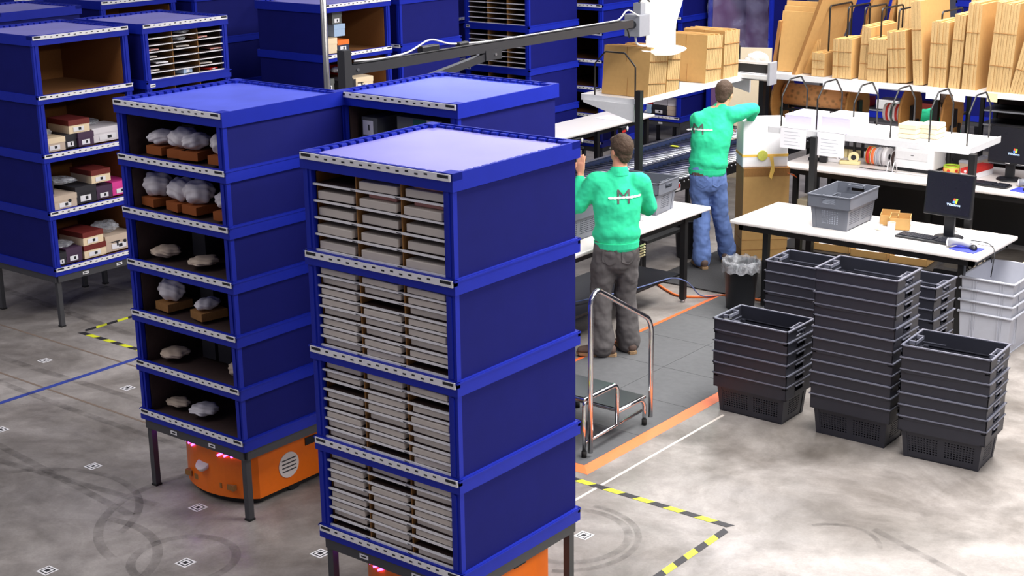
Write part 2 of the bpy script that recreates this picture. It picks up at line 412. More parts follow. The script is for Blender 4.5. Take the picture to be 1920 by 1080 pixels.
def liner_mb(h, m):
    b = MB(); i = HW-.055
    b.box((-i, HW-.05, 0), (i, HW-.04, h), m)
    for s in (-1, 1): b.box((s*i, -HW+.035, 0), (s*(i-.006), HW-.04, h), m)
    b.box((-i, -HW+.012, 0), (i, HW-.04, .008), m)
    return b
def pod(name_label, cx, cy, facing, kinds, group='blue storage pods on the warehouse floor', liner='liner_brown', top='sheet_top'):
    """local front is -Y; facing '+X' turns it by 90 degrees; kinds run from the top tier down"""
    rz = 0 if facing == '-Y' else PI/2
    t = thing('storage_pod', name_label, 'storage pod', (cx, cy, 0), rz, group)
    n = len(kinds); h = (ZT-ZB)/n
    def frame():
        b = MB()
        for s in (-1, 1):
            b.box((s*(HW-.03), -HW+.02, ZB-.135), (s*HW, HW-.02, ZB-.076), 'grey_metal'); b.box((-HW+.02, s*(HW-.03), ZB-.135), (HW-.02, s*HW, ZB-.076), 'grey_metal')
        return b
    link('base_frame', cm('frame', frame, 'base_frame'), t)
    for sx in (-1, 1):
        for sy in (-1, 1):
            link('leg', cm('leg', lambda: MB().box((-.02, -.02, 0), (.02, .02, ZB-.13), 'grey_metal').box((-.024, -.024, 0), (.024, .024, .012), 'black_metal'), 'leg'), t, (sx*(HW-.035), sy*(HW-.035), 0))
    for s, y in ((-1, -HW-.003), (1, -HW-.003)):
        link('tag_label', cm('tagl', lambda: MB().box((-.03, -.001, -.012), (.03, .001, .012), 'label_white').box((-.018, -.002, -.004), (.018, -.001, .004), 'ink'), 'tag_label'), t, (s*.18, y+.001, ZB-.105))
    for i, kd in enumerate(kinds[::-1]):
        z0 = ZB+i*h; z1 = z0+h; hh = h-.075
        tr = link('tray', cm('tray', lambda: tray_mb(False), 'tray'), t, (0, 0, z0))
        if kd != 'cubby': link('label_strip', cm('label', label_mb, 'label_strip'), tr)
        else: link('tag_label', cm('ctag', lambda: MB().box((-HW+.03, -HW-.012, -.06), (-HW+.085, -HW-.0105, -.032), 'label_white').box((-HW+.036, -HW-.0125, -.052), (-HW+.079, -HW-.012, -.042), 'ink'), 'tag_label'), tr)
        for s in (-1, 1):
            link('side_panel', cm(('side', n, s), lambda: MB().box((s*(HW-.006), -HW+.012, 0), (s*(HW-.020), HW-.012, hh), 'panel_blue'), 'side_panel'), t, (0, 0, z0))
            link('front_post', cm(('post', n, s), lambda: post_mb(hh, s), 'front_post'), t, (0, 0, z0))
        link('back_panel', cm(('back', n), lambda: MB().box((-HW+.012, HW-.02, 0), (HW-.012, HW-.006, hh), 'panel_blue'), 'back_panel'), t, (0, 0, z0))
        link('liner', cm(('liner', n, liner), lambda: liner_mb(hh, liner), 'liner'), t, (0, 0, z0-.028))  # the dark liner option paints interior shade into the colour
        if kd == 'blank': link('front_panel', cm(('front', n), lambda: MB().box((-HW+.05, -HW+.008, 0), (HW-.05, -HW+.02, hh), 'panel_blue'), 'front_panel'), t, (0, 0, z0))
        if kd in ('cubby', 'cubby5', 'cubby8'):
            ns = 5 if kd == 'cubby5' else 8 if kd == 'cubby8' else 7
            for q in range(1, ns):
                link('shelf', cm('cshelf', lambda: MB().box((-HW+.05, -HW+.02, -.002), (HW-.05, HW-.06, .003), 'dark_stock_shade').box((-HW+.05, -HW+.008, -.004), (HW-.05, -HW+.02, .005), 'label_white')
                     .box((-.17, -HW+.006, -.001), (-.14, -HW+.008, .002), 'ink').box((.12, -HW+.006, -.001), (.15, -HW+.008, .002), 'ink'), 'shelf'), t, (0, 0, z0+hh*q/ns))
            link('shelf', cache['cshelf'], t, (0, 0, z0+.004))
            for x in (-.145, .145):
                link('divider', cm(('div', n), lambda: MB().box((-.003, -HW+.022, 0), (.003, HW-.06, hh), 'kraft_dark'), 'divider'), t, (x, 0, z0))
    tt = link('top_tray', cm('top', lambda: tray_mb(True), 'top_tray'), t, (0, 0, ZT))
    link('label_strip', cache.get('label') or cm('label', label_mb, 'label_strip'), tt)
    link('top_sheet', cm('sheet'+top, lambda: sheet_mb(top), 'top_sheet'), tt, (0, 0, -.018))  # the lavender default has the ceiling reflection in its colour
    return t
def pl(cx, cy, facing, x, y, z):
    """local pod coordinates to world"""
    return (cx+x, cy+y, z) if facing == '-Y' else (cx-y, cy+x, z)
def tier(n, i): return ZB+(ZT-ZB)/n*i-.018

# shoe boxes
def shoebox(label, loc, rz, size, body, lid=None, lab=True, group='shoe boxes stored in the pods', dot=False, mark=None):
    wx, dy, h = size
    t = thing('shoe_box', label, 'box', loc, rz, group)
    MB().box((-wx/2, -dy/2, 0), (wx/2, dy/2, h*.97), body).build('base', t)
    l = MB().box((-wx/2-.003, -dy/2-.003, h*.6), (wx/2+.003, dy/2+.003, h), lid or body).build('lid', t)
    if lab:
        b = MB().box((-wx*.3, -dy/2-.0045, h*.12), (wx*.22, -dy/2-.003, h*.46), 'label_white')
        b.box((-wx*.05, -dy/2-.0055, h*.2), (wx*.08, -dy/2-.0045, h*.4), 'ink')
        b.build('label', t)
    if dot: MB().cyl((wx*.18, -dy/2-.003, h*.5), (wx*.18, -dy/2-.0055, h*.5), .016, 'ink').build('emblem', t)
    if mark: MB().box((-wx*.3, -dy/2-.006, h*.55), (wx*.0, -dy/2-.0045, h*.62), 'ink').box((-wx*.12, -dy/2-.006, h*.3), (-wx*.06, -dy/2-.0045, h*.56), 'ink').build('emblem', t)
    return t
def bag(label, loc, sx, sy, sz, seed, m='clear_plastic', name='plastic_bag', cat='bag', group=None):
    rnd = random.Random(seed); b = MB(); rr = bmesh.ops.create_icosphere(b.bm, subdivisions=4, radius=1)
    for v in rr['verts']:
        d = v.co.normalized(); k = 1+.12*math.sin(d.x*5+seed)*math.cos(d.y*6)+.05*math.sin(d.z*11+d.x*9)
        v.co = Vector((d.x*k*sx, d.y*k*sy, max(0, (d.z*k*.5+.5)*sz)))
    b._fin(rr['verts'], m, None, True)
    return tag(b.build(name, None, loc, rnd.uniform(0, 3)), label, cat, group)

P1 = (-11.13, 7.585)
pod('tall blue pod on dark legs at the left edge with an empty brown top compartment', *P1, '+X', ['open']*4)
def sb1(lbl, tr_, x, y, dz, size, *a, **k):
    p = pl(*P1, '+X', x, y, tier(4, tr_)+.02+dz); return shoebox(lbl, p, PI/2+k.pop('turn', 0), size, *a, **k)
yF = -.29
sb1('cream shoe box at the left end of the second compartment, left pod', 2, -.33, yF, 0, (.20, .30, .115), 'box_tan', 'box_cream')
sb1('black shoe box between cream and plum boxes in the second compartment of the left pod', 2, -.16, yF+.02, 0, (.12, .30, .12), 'box_black')
sb1('plum shoe box under the maroon lidded box in the second compartment of the left pod', 2, -.015, yF, 0, (.155, .30, .12), 'box_plum')
sb1('long white shoe box at the right end of the second compartment of the left pod', 2, .25, yF+.03, 0, (.34, .28, .125), 'box_white', lab=True)
sb1('maroon lidded cream shoe box topmost in the second compartment of the left pod', 2, -.06, yF+.02, .12, (.21, .30, .115), 'box_cream', 'maroon')
bag('crumpled clear plastic bag on the cream box in the second compartment', pl(*P1, '+X', -.36, -.3, tier(4, 2)+.135), .07, .09, .07, 1)
bag('clear plastic packets behind the long white box in the second compartment', pl(*P1, '+X', .2, -.12, tier(4, 2)+.145), .16, .12, .05, 2)
sb1('cream shoe box with black dot, left in the third compartment of the left pod', 1, -.31, yF-.03, 0, (.235, .30, .115), 'box_tan', 'box_tan', dot=True, turn=.05)
sb1('small black box standing on the cream dotted box in the third compartment', 1, -.39, yF+.04, .117, (.09, .25, .115), 'box_black')
sb1('wide black shoe box with two white stickers in the third compartment of the left pod', 1, -.07, yF, 0, (.21, .30, .15), 'box_black')
sb1('plum shoe box beside the pink box in the third compartment of the left pod', 1, .13, yF+.01, 0, (.165, .30, .115), 'box_plum')
sb1('bright pink shoe box in the third compartment of the left pod', 1, .33, yF+.02, 0, (.20, .28, .12), 'pink')
sb1('maroon lidded cream shoe box resting on the black box in the third compartment', 1, .10, yF+.0, .152, (.20, .30, .115), 'box_cream', 'maroon')
bag('grey clear plastic bag lying on the black box in the third compartment', pl(*P1, '+X', -.19, -.2, tier(4, 1)+.18), .16, .12, .06, 3)
sb1('small dark box at the left end of the lowest compartment, left pod', 0, -.385, yF-.03, 0, (.09, .26, .11), 'box_black')
sb1('plum shoe box next to the small dark box in the lowest compartment', 0, -.25, yF, 0, (.16, .30, .125), 'box_plum')
sb1('maroon lidded shoe box lying under its twin in the lowest compartment', 0, -.03, yF, 0, (.23, .30, .115), 'box_cream', 'maroon')
sb1('maroon lidded shoe box on top of its twin in the lowest compartment', 0, -.05, yF+.01, .118, (.22, .32, .115), 'box_cream', 'maroon', turn=.06)
sb1('white fronted cream shoe box with black mark at the right of the lowest compartment', 0, .25, yF+.02, 0, (.30, .30, .145), 'box_tan', 'box_tan', mark=True, dot=True)
bag('crumpled clear plastic bag on the white fronted box in the lowest compartment', pl(*P1, '+X', .22, -.25, tier(4, 0)+.165), .14, .12, .10, 5)
bag('flat clear plastic bag over the plum box in the lowest compartment', pl(*P1, '+X', -.30, -.3, tier(4, 0)+.145), .12, .12, .05, 6)

P2 = (-11.06, 8.655)
pod('blue pod whose top tier is split into flat slots, right of the empty topped pod', *P2, '+X', ['cubby', 'cubby', 'cubby', 'open'], liner='dark_stock_shade')
# small items in the slots
def packet_mesh(m, wx, dy, h, lab=True):
    b = MB().box((-wx/2, -dy/2, 0), (wx/2, dy/2, h), m, bevel=min(.004, h*.3))
    if lab: b.box((-wx*.2, -dy/2-.001, h*.25), (wx*.15, -dy/2, h*.8), 'label_white')
    return b
for q, (x, s, m_) in enumerate([(-.38, 3, 'package'), (-.36, 4, 'package_rose'), (-.26, 2, 'paper'), (-.37, 1, 'package'), (.38, 3, 'package_rose'), (.2, 5, 'package_rose'), (.25, 1, 'package'), (.0, 0, 'box_lightblue'), (0, 4, 'package'), (.3, 0, 'red')]):
    me = packet_mesh(m_, .13, .16, .012 if q != 7 else .04).mesh('packet'); hh = .42/7
    tag(link('packet', me, None, pl(*P2, '+X', x, -.37, ZB+.495*3+hh*s+.012), PI/2+.3*math.sin(q*3)), ['flat pale packet poking out of the fourth slot row at left', 'rose coloured packet in the third slot row at left', 'white folded slip poking from the left slots', 'pale packet low in the left slots', 'rose coupon hanging out of the right slots', 'rose packet high in the right slots', 'pale packet low in the right slots', 'light blue packet at the bottom of the middle slots', 'pale packet high in the middle slots', 'red packet at the bottom right of the slots'][q]+' of the slotted pod', 'packet', 'packets in the slotted pod')
bag('crumpled clear bag in the top middle slot of the slotted pod', pl(*P2, '+X', .0, -.36, ZB+.495*3+.365), .10, .08, .045, 8)
bag('crumpled clear bag in the second middle slot of the slotted pod', pl(*P2, '+X', -.03, -.37, ZB+.495*3+.305), .09, .08, .045, 9)

pod('blue pod top at the upper left corner, behind the empty topped pod', -13.1, 8.53, '-Y', ['open']*4)
pod('blue pod with an open brown compartment behind the slotted pod at the top', -13.25, 9.85, '+X', ['open']*4)
pod('plain blue sided pod right of that open compartment at the top', -13.1, 10.95, '-Y', ['blank']*4)
pod('dark slotted pod seen edge on between two blue sides near the top', -12.72, 12.0, '-Y', ['cubby']*4)
for i, (x, y, t_) in enumerate([(-14.2, 7.5, 'at the far upper left corner'), (-14.4, 9.6, 'behind the dark gap at the upper left'), (-14.2, 10.7, 'two rows behind the slotted pod'), (-14.1, 11.9, 'far behind the dark gap')]):
    pod('distant blue pod partly hidden '+t_, x, y, '+X', ['open', 'blank', 'open', 'blank'])
P4d = (-10.98, 10.78)
pod('blue pod with stacked shoe boxes behind the silver pole', *P4d, '+X', ['open']*4)
def sbd(lbl, tr_, x, y, dz, size, *a, **k):
    return shoebox(lbl, pl(*P4d, '+X', x, y, tier(4, tr_)+.02+dz), PI/2+k.pop('turn', 0), size, *a, **k)
sbd('dark grey shoe box topmost of the stack behind the silver pole', 3, -.22, -.26, .28, (.13, .30, .115), 'box_grey')
sbd('light blue shoe box in the middle of the stack behind the silver pole', 3, -.19, -.26, .155, (.15, .30, .12), 'box_lightblue', lab=False)
sbd('orange lidded navy shoe box low in the stack behind the silver pole', 3, -.155, -.27, .0, (.16, .30, .115), 'box_navy', 'box_orange')
sbd('rosy beige shoe box at the left foot of the stack behind the silver pole', 3, -.35, -.30, .0, (.17, .28, .15), 'box_cream', lab=False)
sbd('dark shoe box with yellow sticker below the pole stack at left', 2, -.37, -.28, .12, (.12, .28, .12), 'box_grey')
sbd('white shoe box under the dark one with the yellow sticker', 2, -.37, -.28, 0, (.12, .28, .12), 'box_white')
sbd('black shoe box behind the grey steel post', 2, -.10, -.28, .0, (.19, .28, .20), 'box_black')
sbd('cream shoe box with black mark tilted over the black box', 2, .12, -.3, .08, (.24, .28, .13), 'box_cream', mark=True, turn=-.2).rotation_euler[1] = .0
sbd('red shoe box behind the tilted cream box', 2, .18, -.05, .2, (.16, .2, .10), 'red', lab=False)
bag('white rolled paper bundle above the boxes behind the grey steel post', pl(*P4d, '+X', -.03, -.2, tier(4, 2)+.27), .08, .08, .06, 11, 'box_white', 'paper_bundle', 'bundle')
pod('blue pod with plain closed side right of the shoe box stack', -10.95, 11.86, '-Y', ['blank', 'blank', 'open', 'open'])
pod('tall blue pod with rows of white edged slots left of the cardboard shelf', -10.86, 13.93, '-Y', ['cubby']*4, liner='dark_stock_shade')
pod('blue pod with plain side just behind the slotted tower', -10.62, 14.80+.25, '-Y', ['open']*6)
PH = (-10.76, 17.06)
pod('blue pod on dark legs with shoe boxes below the cardboard shelf', *PH, '-Y', ['open']*6)
def sbh(lbl, tr_, x, y, dz, size, *a, **k):
    return shoebox(lbl, pl(*PH, '-Y', x, y, tier(6, tr_)+.02+dz), k.pop('turn', 0), size, *a, **k)
sbh('red shoe box upper left in the pod under the cardboard shelf', 0, -.10, -.27, .12, (.2, .28, .11), 'red', lab=False)
sbh('light blue shoe box in the pod under the cardboard shelf', 0, -.12, -.29, 0, (.22, .28, .12), 'box_lightblue')
sbh('white shoe box on the black one under the cardboard shelf', 0, .13, -.27, .125, (.22, .28, .11), 'box_white', lab=False)
sbh('black shoe box with white sticker in the pod under the cardboard shelf', 0, .13, -.29, 0, (.22, .28, .12), 'box_black')
sbh('grey white shoe box at the right of the pod under the cardboard shelf', 0, .33, -.28, .125, (.15, .28, .12), 'box_white', lab=False)
sbh('beige shoe box low at the right of the pod under the cardboard shelf', 0, .33, -.29, 0, (.15, .28, .12), 'box_tan', lab=False)
sbh('orange shoe box with white sticker beside the white lamp, lower one', 4, -.22, -.28, 0, (.3, .28, .13), 'box_orange')
sbh('orange shoe box beside the white lamp at the top edge, upper one', 5, -.22, -.28, 0, (.3, .28, .13), 'box_orange', lab=False)
# row behind the benches
for i, (x, y, k_, t_) in enumerate([(-10.74, 18.35, ['blank']*6, 'right of the white lamp'), (-8.3, 18.9, ['blank']*4, 'behind the leaning cardboard boards'), (-7.0, 19.3, ['blank']*4, 'behind the upright cardboard bundles'), (-5.6, 19.6, ['blank']*4, 'at the top right corner'),
        (-12.1, 17.0, ['open']*4, 'far behind the slotted tower'), (-12.0, 18.2, ['blank']*4, 'far behind the white lamp'), (-10.8, 19.6, ['blank']*4, 'far right of the white lamp'), (-12.2, 13.9, ['blank']*4, 'left of the slotted tower'), (-12.2, 15.0, ['blank']*6, 'left behind the slotted tower')]):
    pod('distant blue pod '+t_, x, y, '+X' if k_[0] == 'blank' else '-Y', k_)
PW = (-9.70, 17.56)
pod('purple lined blue pod draped with clear plastic film behind the brush dispenser', *PW, '-Y', ['open'], liner='purple_brown')
b = MB(); n = 20
g = [[b.bm.verts.new((-.45+.9*i/n, -.52+.03*math.sin(i*.9+k*.35)+.02*math.sin(k*1.7), 1.05+1.3*k/n)) for k in range(n+1)] for i in range(n+1)]
for i in range(n):
    for k in range(n):
        f = b.bm.faces.new((g[i][k], g[i+1][k], g[i+1][k+1], g[i][k+1])); f.smooth = True; f.material_index = b.mi('plastic_film')
tag(b.build('plastic_film', None, (PW[0], PW[1], 0)), 'wrinkled clear plastic film hanging over the front of the purple lined pod', 'plastic film')
bag('crumpled clear plastic bag on the brush dispenser', (-7.40, 13.42, 1.74), .13, .05, .20, 14)

# ---------------------------------------------------------------- moving pods and robots
def robot(label, cx, cy, rz):
    t = thing('warehouse_robot', label, 'robot', (cx, cy, 0), rz, 'orange robots carrying pods')
    b = MB(); hw, L = .34, .40; n = 14
    prof = [(-hw, L), (-hw, -L+.10)]
    for i in range(n+1):
        a = i/n; x = -hw+2*hw*a; prof.append((x, -L+.10-.13*math.sin(PI*a)**.7))
    prof += [(hw, L)]
    pts = [(x, y, .045) for x, y in prof]
    b.poly(pts, 'orange', (0, 0, .375))
    bmesh.ops.bevel(b.bm, geom=[e for e in b.bm.edges if all(v.co.z > .3 for v in e.verts)], offset=.03, segments=3, affect='EDGES')
    b.build('shell', t)
    MB().poly([(x*.94, y*.94, .012) for x, y in prof], 'rubber', (0, 0, .05)).build('skirt', t)
    MB().cyl((0, 0, .41), (0, 0, .435), .24, 'black_metal', n=32).build('lift_plate', t)
    for s in (-1, 1):
        MB().cyl((s*(hw-.06), .0, .07), (s*(hw-.01), 0, .07), .07, 'rubber').build('wheel', t)
    for i in range(4):
        for s in (-1, 1):
            b = MB().box((-.028, -.004, -.006), (.028, .004, .006), 'led'); o = b.build('indicator_light', t, (s*(.20)+(i-1.5)*.045, -L+.10-.13*math.sin(PI*(.5+(s*.2+(i-1.5)*.045)/(2*hw)))**.7-.006, .335))
            o.rotation_euler = (0, -.5, s*.35)
    b = MB().cyl((-.03, -L-.022, .22), (-.03, -L-.036, .24), .05, 'badge', n=24); b.build('badge', t)
    b = MB().cyl((hw-.002, -.05, .19), (hw+.006, -.05, .19), .085, 'badge', n=28)
    for k in range(4): b.box((hw+.004, -.11+.0*k, .15+k*.025), (hw+.008, .01, .158+k*.025), 'grey_metal')
    b.build('badge', t)
    MB().box((hw-.001, .10, .27), (hw+.006, .20, .32), 'black_plastic').build('handle_recess', t)
    for k in range(5): MB().box((-.24+k*.1, -L-.006-.022*(1-abs(k-2)/2.6), .10), (-.18+k*.1, -L+.02, .135), 'kraft_dark').build('bumper_sensor', t)
    return t
PC = (-6.85, 5.90)
pod('six tier blue pod on an orange robot, white wrapped goods in dark compartments', *PC, '-Y', ['open']*6, liner='dark_stock_shade', top='sheet_blue')
robot('orange robot with purple lights under the six tier pod', -6.85, 5.94, 0)
goods = [(5, -.24, .12, .09, 'white'), (5, -.05, .14, .12, 'white'), (5, .06, .11, .10, 'white'), (5, .32, .13, .13, 'white'), (4, -.33, .14, .15, 'white'), (4, -.1, .14, .14, 'white'), (4, .05, .13, .15, 'white'), (4, .33, .10, .12, 'white'),
         (3, -.3, .14, .07, 'tan'), (3, .05, .16, .05, 'tan'), (2, -.28, .13, .14, 'white'), (2, .05, .09, .07, 'white'), (1, -.3, .14, .06, 'tan'), (1, .33, .10, .10, 'tan'), (0, -.05, .14, .07, 'white'), (0, -.3, .1, .05, 'tan')]
words = {5: 'top', 4: 'second', 3: 'third', 2: 'fourth', 1: 'fifth', 0: 'lowest'}
side = lambda x: 'far left' if x < -.27 else 'left' if x < -.15 else 'centre left' if x < .0 else 'centre right' if x < .2 else 'far right'
for q, (tr_, x, r_, hgt, c_) in enumerate(goods):
    p = pl(*PC, '-Y', x, -.33, tier(6, tr_)+.018)
    base = .05 if c_ == 'white' and tr_ > 0 else 0
    if base:
        b = MB().box((-.07, -.08, 0), (.07, .10, .05), 'rust' if tr_ > 3 else 'kraft_dark'); tag(b.build('carton', None, p, .2*math.sin(q)), 'small brown carton %s in the %s compartment of the six tier pod' % (side(x), words[tr_]), 'carton', 'cartons in the six tier pod')
    bag(('white wrapped bundle' if c_ == 'white' else 'tan paper bundle')+' %s in the %s compartment of the six tier pod' % (side(x), words[tr_]), (p[0], p[1], p[2]+base+.003), r_*.62, .09, min(hgt, .20-base), q+20, 'box_white' if c_ == 'white' else 'box_tan', 'wrapped_bundle', 'bundle', 'wrapped goods in the six tier pod')
for q, (tr_, x) in enumerate([(5, -.14), (4, .2), (3, .25), (2, .2), (1, .05), (0, .25), (5, .2), (3, -.12), (1, -.1), (2, -.08)]):
    b = MB().box((-.06, -.12, 0), (.06, .12, .16), 'box_black')
    tag(b.build('dark_carton', None, pl(*PC, '-Y', x, -.1, tier(6, tr_)+.02)), 'black carton %s deep in the %s compartment of the six tier pod' % (side(x), words[tr_]), 'carton', 'black cartons in the six tier pod')

PB = (-4.70, 5.375)
pod('large blue pod in the foreground with four tiers of flat packed shelves', *PB, '-Y', ['cubby5', 'cubby8', 'cubby8', 'cubby8'])
robot('orange robot under the large foreground pod at the bottom edge', -4.72, 5.40, 0)
pk = [packet_mesh('package', .24, .30, h_, False).mesh('packet') for h_ in (.030, .040)]
for i in range(4):
    ns = 5 if i == 3 else 8; hh = .42
    for s in range(ns):
        for c_ in range(3):
            if (i*31+s*7+c_*13) % 11 == 0: continue
            x = (-.29, 0, .29)[c_]; z = ZB+.495*i+(hh*s/ns)+.009
            if i == 3:
                me = pk[1]
            else: me = pk[0]
            tag(link('packet', me, None, (PB[0]+x, PB[1]-.31+.01*math.sin(i+s*2+c_), z), .03*math.sin(s*5+c_)), 'flat beige grey packet filling a slot of the large foreground pod', 'packet', 'packets in the large foreground pod')
            if i == 3 and (s, c_) in ((4, 2), (3, 1), (3, 2)):
                tag(packet_mesh('package_rose', .18, .2, .02, False).build('packet', None, (PB[0]+x, PB[1]-.33, z+.0412)), 'rosy packet in the %s slot of the upper tier of the foreground pod' % {(4, 2): 'top right', (3, 1): 'fourth centre', (3, 2): 'fourth right'}[(s, c_)], 'packet')
P4 = (-5.94, 6.875)
pod('blue pod with crenellated top rim between the two moving pods and the roller conveyor', *P4, '-Y', ['open']*4, liner='dark_stock_shade', top='sheet_blue')
zt = tier(4, 3)+.02
t = thing('carton', 'dark grey carton with a white label, upright at the left of the crenellated pod', 'carton', (P4[0]-.30, P4[1]-.28, zt))
MB().box((-.065, -.12, 0), (.065, .12, .33), 'box_grey').build('body', t); MB().box((-.055, -.122, .22), (.03, -.12, .31), 'label_white').box((-.01, -.123, .25), (0, -.122, .285), 'ink').build('label', t)
t = thing('carton', 'wide grey carton with a green label in the top tier of the crenellated pod', 'carton', (P4[0]+.10, P4[1]-.26, zt))
MB().box((-.17, -.14, 0), (.19, .14, .36), 'box_grey').build('body', t)
g = MB().box((-.04, -.142, .22), (.07, -.14, .355), 'box_green').box((.07, -.142, .22), (.16, -.14, .355), 'label_white').build('label', t)
tm = text_mesh('Jewel Case', .026, 'label_white'); link('lettering', tm, g, (-.032, -.1435, .29), rot=(PI/2, 0, 0))
# ---------------------------------------------------------------- crates
def holes(mb, o, u, v, W, H, nx, ny, fx, m, nrm, th):
    """panel with nx x ny square holes; o corner, u and v unit directions, fx hole fraction"""
    o, u, v, nrm = Vector(o), Vector(u), Vector(v), Vector(nrm)
    xs = [0]; ys = [0]
    for i in range(nx): xs += [W*(i+.5-fx/2)/nx, W*(i+.5+fx/2)/nx]
    for i in range(ny): ys += [H*(i+.5-fx/2)/ny, H*(i+.5+fx/2)/ny]
    xs.append(W); ys.append(H); k = mb.mi(m)
    V = [[mb.bm.verts.new(o+u*x+v*y) for y in ys] for x in xs]
    fs = []
    for i in range(len(xs)-1):
        for q in range(len(ys)-1):
            if i % 2 and q % 2: continue
            f = mb.bm.faces.new((V[i][q], V[i+1][q], V[i+1][q+1], V[i][q+1])); f.material_index = k; fs.append(f)
    r = bmesh.ops.extrude_face_region(mb.bm, geom=fs)
    nv = [e for e in r['geom'] if isinstance(e, bmesh.types.BMVert)]
    bmesh.ops.translate(mb.bm, vec=nrm*th, verts=nv)
    for e in nv:
        for f in e.link_faces: f.material_index = k
def crate_meshes(m, rim, key):
    L, W, H = .60, .40, .30; bl, bw = .53, .345
    def body():
        b = MB(); t = .006
        zl = .205   # lower perforated part, upper collar flares out
        b.box((-bl/2, -bw/2, 0), (bl/2, bw/2, .008), m)
        for s in (-1, 1):
            # long sides: two perforated fields between solid margins
            y = s*bw/2
            b.box((-bl/2, y, .0), (bl/2, y-s*t, .045), m); b.box((-bl/2, y, .165), (bl/2, y-s*t, zl), m)
            for x0, x1 in ((-bl/2, -bl/2+.035), (-.02, .02), (bl/2-.035, bl/2)): b.box((x0, y, .045), (x1, y-s*t, .165), m)
            for x0 in (-bl/2+.035, .02): holes(b, (x0, y, .045), (1, 0, 0), (0, 0, 1), bl/2-.055, .12, 10, 7, .55, m, (0, -s, 0), t)
            x = s*bl/2
            b.box((x, -bw/2, 0), (x-s*t, bw/2, .045), m); b.box((x, -bw/2, .165), (x-s*t, bw/2, zl), m)
            for y0, y1 in ((-bw/2, -bw/2+.09), (bw/2-.09, bw/2)): b.box((x, y0, .045), (x-s*t, y1, .165), m)
            holes(b, (x, -bw/2+.09, .045), (0, 1, 0), (0, 0, 1), bw-.18, .12, 7, 7, .58, m, (-s, 0, 0), t)
            for q in (-1, 1):
                b.box((s*(bl/2+.004), q*(bw/2+.003), 0), (s*(bl/2-.03), q*(bw/2-.035), zl), m)
                b.box((s*(bl/2-.02), q*(bw/2+.004), 0), (s*(bl/2-.065), q*(bw/2-.01), zl), m) if False else None
        # collar
        for s in (-1, 1):
            y = s*(W/2-.008); b.box((-L/2+.008, y, zl-.012), (L/2-.008, y-s*t, H-.006), m)
            b.box((-L/2+.008, s*(W/2-.008), zl-.014), (L/2-.008, s*(bw/2-.006), zl-.006), m)
            x = s*(L/2-.008)
            b.box((x, -W/2+.008, zl-.012), (x-s*t, -.06, H-.006), m); b.box((x, .06, zl-.012), (x-s*t, W/2-.008, H-.006), m)
            b.box((x, -.06, zl-.012), (x-s*t, .06, H-.07), m); b.box((x, -.06, H-.028), (x-s*t, .06, H-.006), m)
            b.box((s*(L/2-.008), -W/2+.008, zl-.014), (s*(bl/2-.006), W/2-.008, zl-.006), m)
        for v in b.bm.verts:      # the lower part tapers so that crates nest
            if v.co.z < zl:
                k = .018*(1-v.co.z/zl); v.co.x -= k*v.co.x/(bl/2); v.co.y -= k*v.co.y/(bw/2)
        return b
    def rimm():
        b = MB()
        for s in (-1, 1):
            b.box((-L/2, s*W/2, H-.008), (L/2, s*(W/2-.014), H), rim); b.box((s*L/2, -W/2, H-.008), (s*(L/2-.014), W/2, H), rim)
        return b
    def handle(s):
        b = MB()
        b.box((s*(L/2-.010), -.075, H-.030), (s*(L/2-.060), -.062, H-.006), rim); b.box((s*(L/2-.010), .062, H-.030), (s*(L/2-.060), .075, H-.006), rim)
        b.box((s*(L/2-.052), -.075, H-.030), (s*(L/2-.060), .075, H-.010), rim)
        b.box((s*(L/2-.006), -.06, H-.034), (s*(L/2+.002), .06, H-.026), rim)
        return b
    return [body().mesh('crate_body'), rimm().mesh('rim'), handle(-1).mesh('handle'), handle(1).mesh('handle')]
CD = crate_meshes('crate_dark', 'crate_rim_highlight', 'd'); CG = crate_meshes('crate_grey', 'crate_grey', 'g')
def crate(ms, loc, rz, label, group):
    t = thing('crate', label, 'crate', loc, rz, group)
    link('body', ms[0], t); link('rim', ms[1], t); link('handle', ms[2], t); link('handle', ms[3], t)
    return t
ordn = ['bottom', 'second from the bottom', 'third from the bottom', 'fourth from the bottom', 'fifth from the bottom', 'sixth from the bottom', 'seventh from the bottom', 'eighth from the bottom', 'ninth from the bottom', 'tenth from the bottom', 'eleventh from the bottom', 'twelfth']
def stack(x, y, n, rz, where):
    for i in range(n):
        w_ = 'topmost' if i == n-1 else ordn[i]
        crate(CD, (x+.003*math.sin(i*2.1), y+.003*math.cos(i*1.7), i*.0815), rz+.008*math.sin(i*3), 'dark grey crate, %s in %s' % (w_, where), 'dark crates of '+where)
stack(-4.80, 8.93, 6, 0, 'the short front left stack')
stack(-4.04, 8.95, 12, .01, 'the tallest stack in the middle')
stack(-3.39, 8.93, 7, .06, 'the front right stack')
stack(-4.98, 9.99, 8, 0, 'the rear left stack')
stack(-4.20, 10.00, 8, 0, 'the rear right stack')
crate(CG, (-5.44, 11.46, .801), PI/2+.02, 'medium grey perforated crate standing on the near desk', 'grey crates on worktables')
crate(CG, (-7.10, 10.80, .831), .08, 'medium grey crate at the right end of the worker table', 'grey crates on worktables')
crate(CG, (-7.10, 10.28, .831), -.05, 'medium grey crate on the worker table hidden behind the worker', 'grey crates on worktables')
crate(CG, (-7.04, 9.55, .831), PI/2, 'medium grey crate on the worker table left of the worker', 'grey crates on worktables')
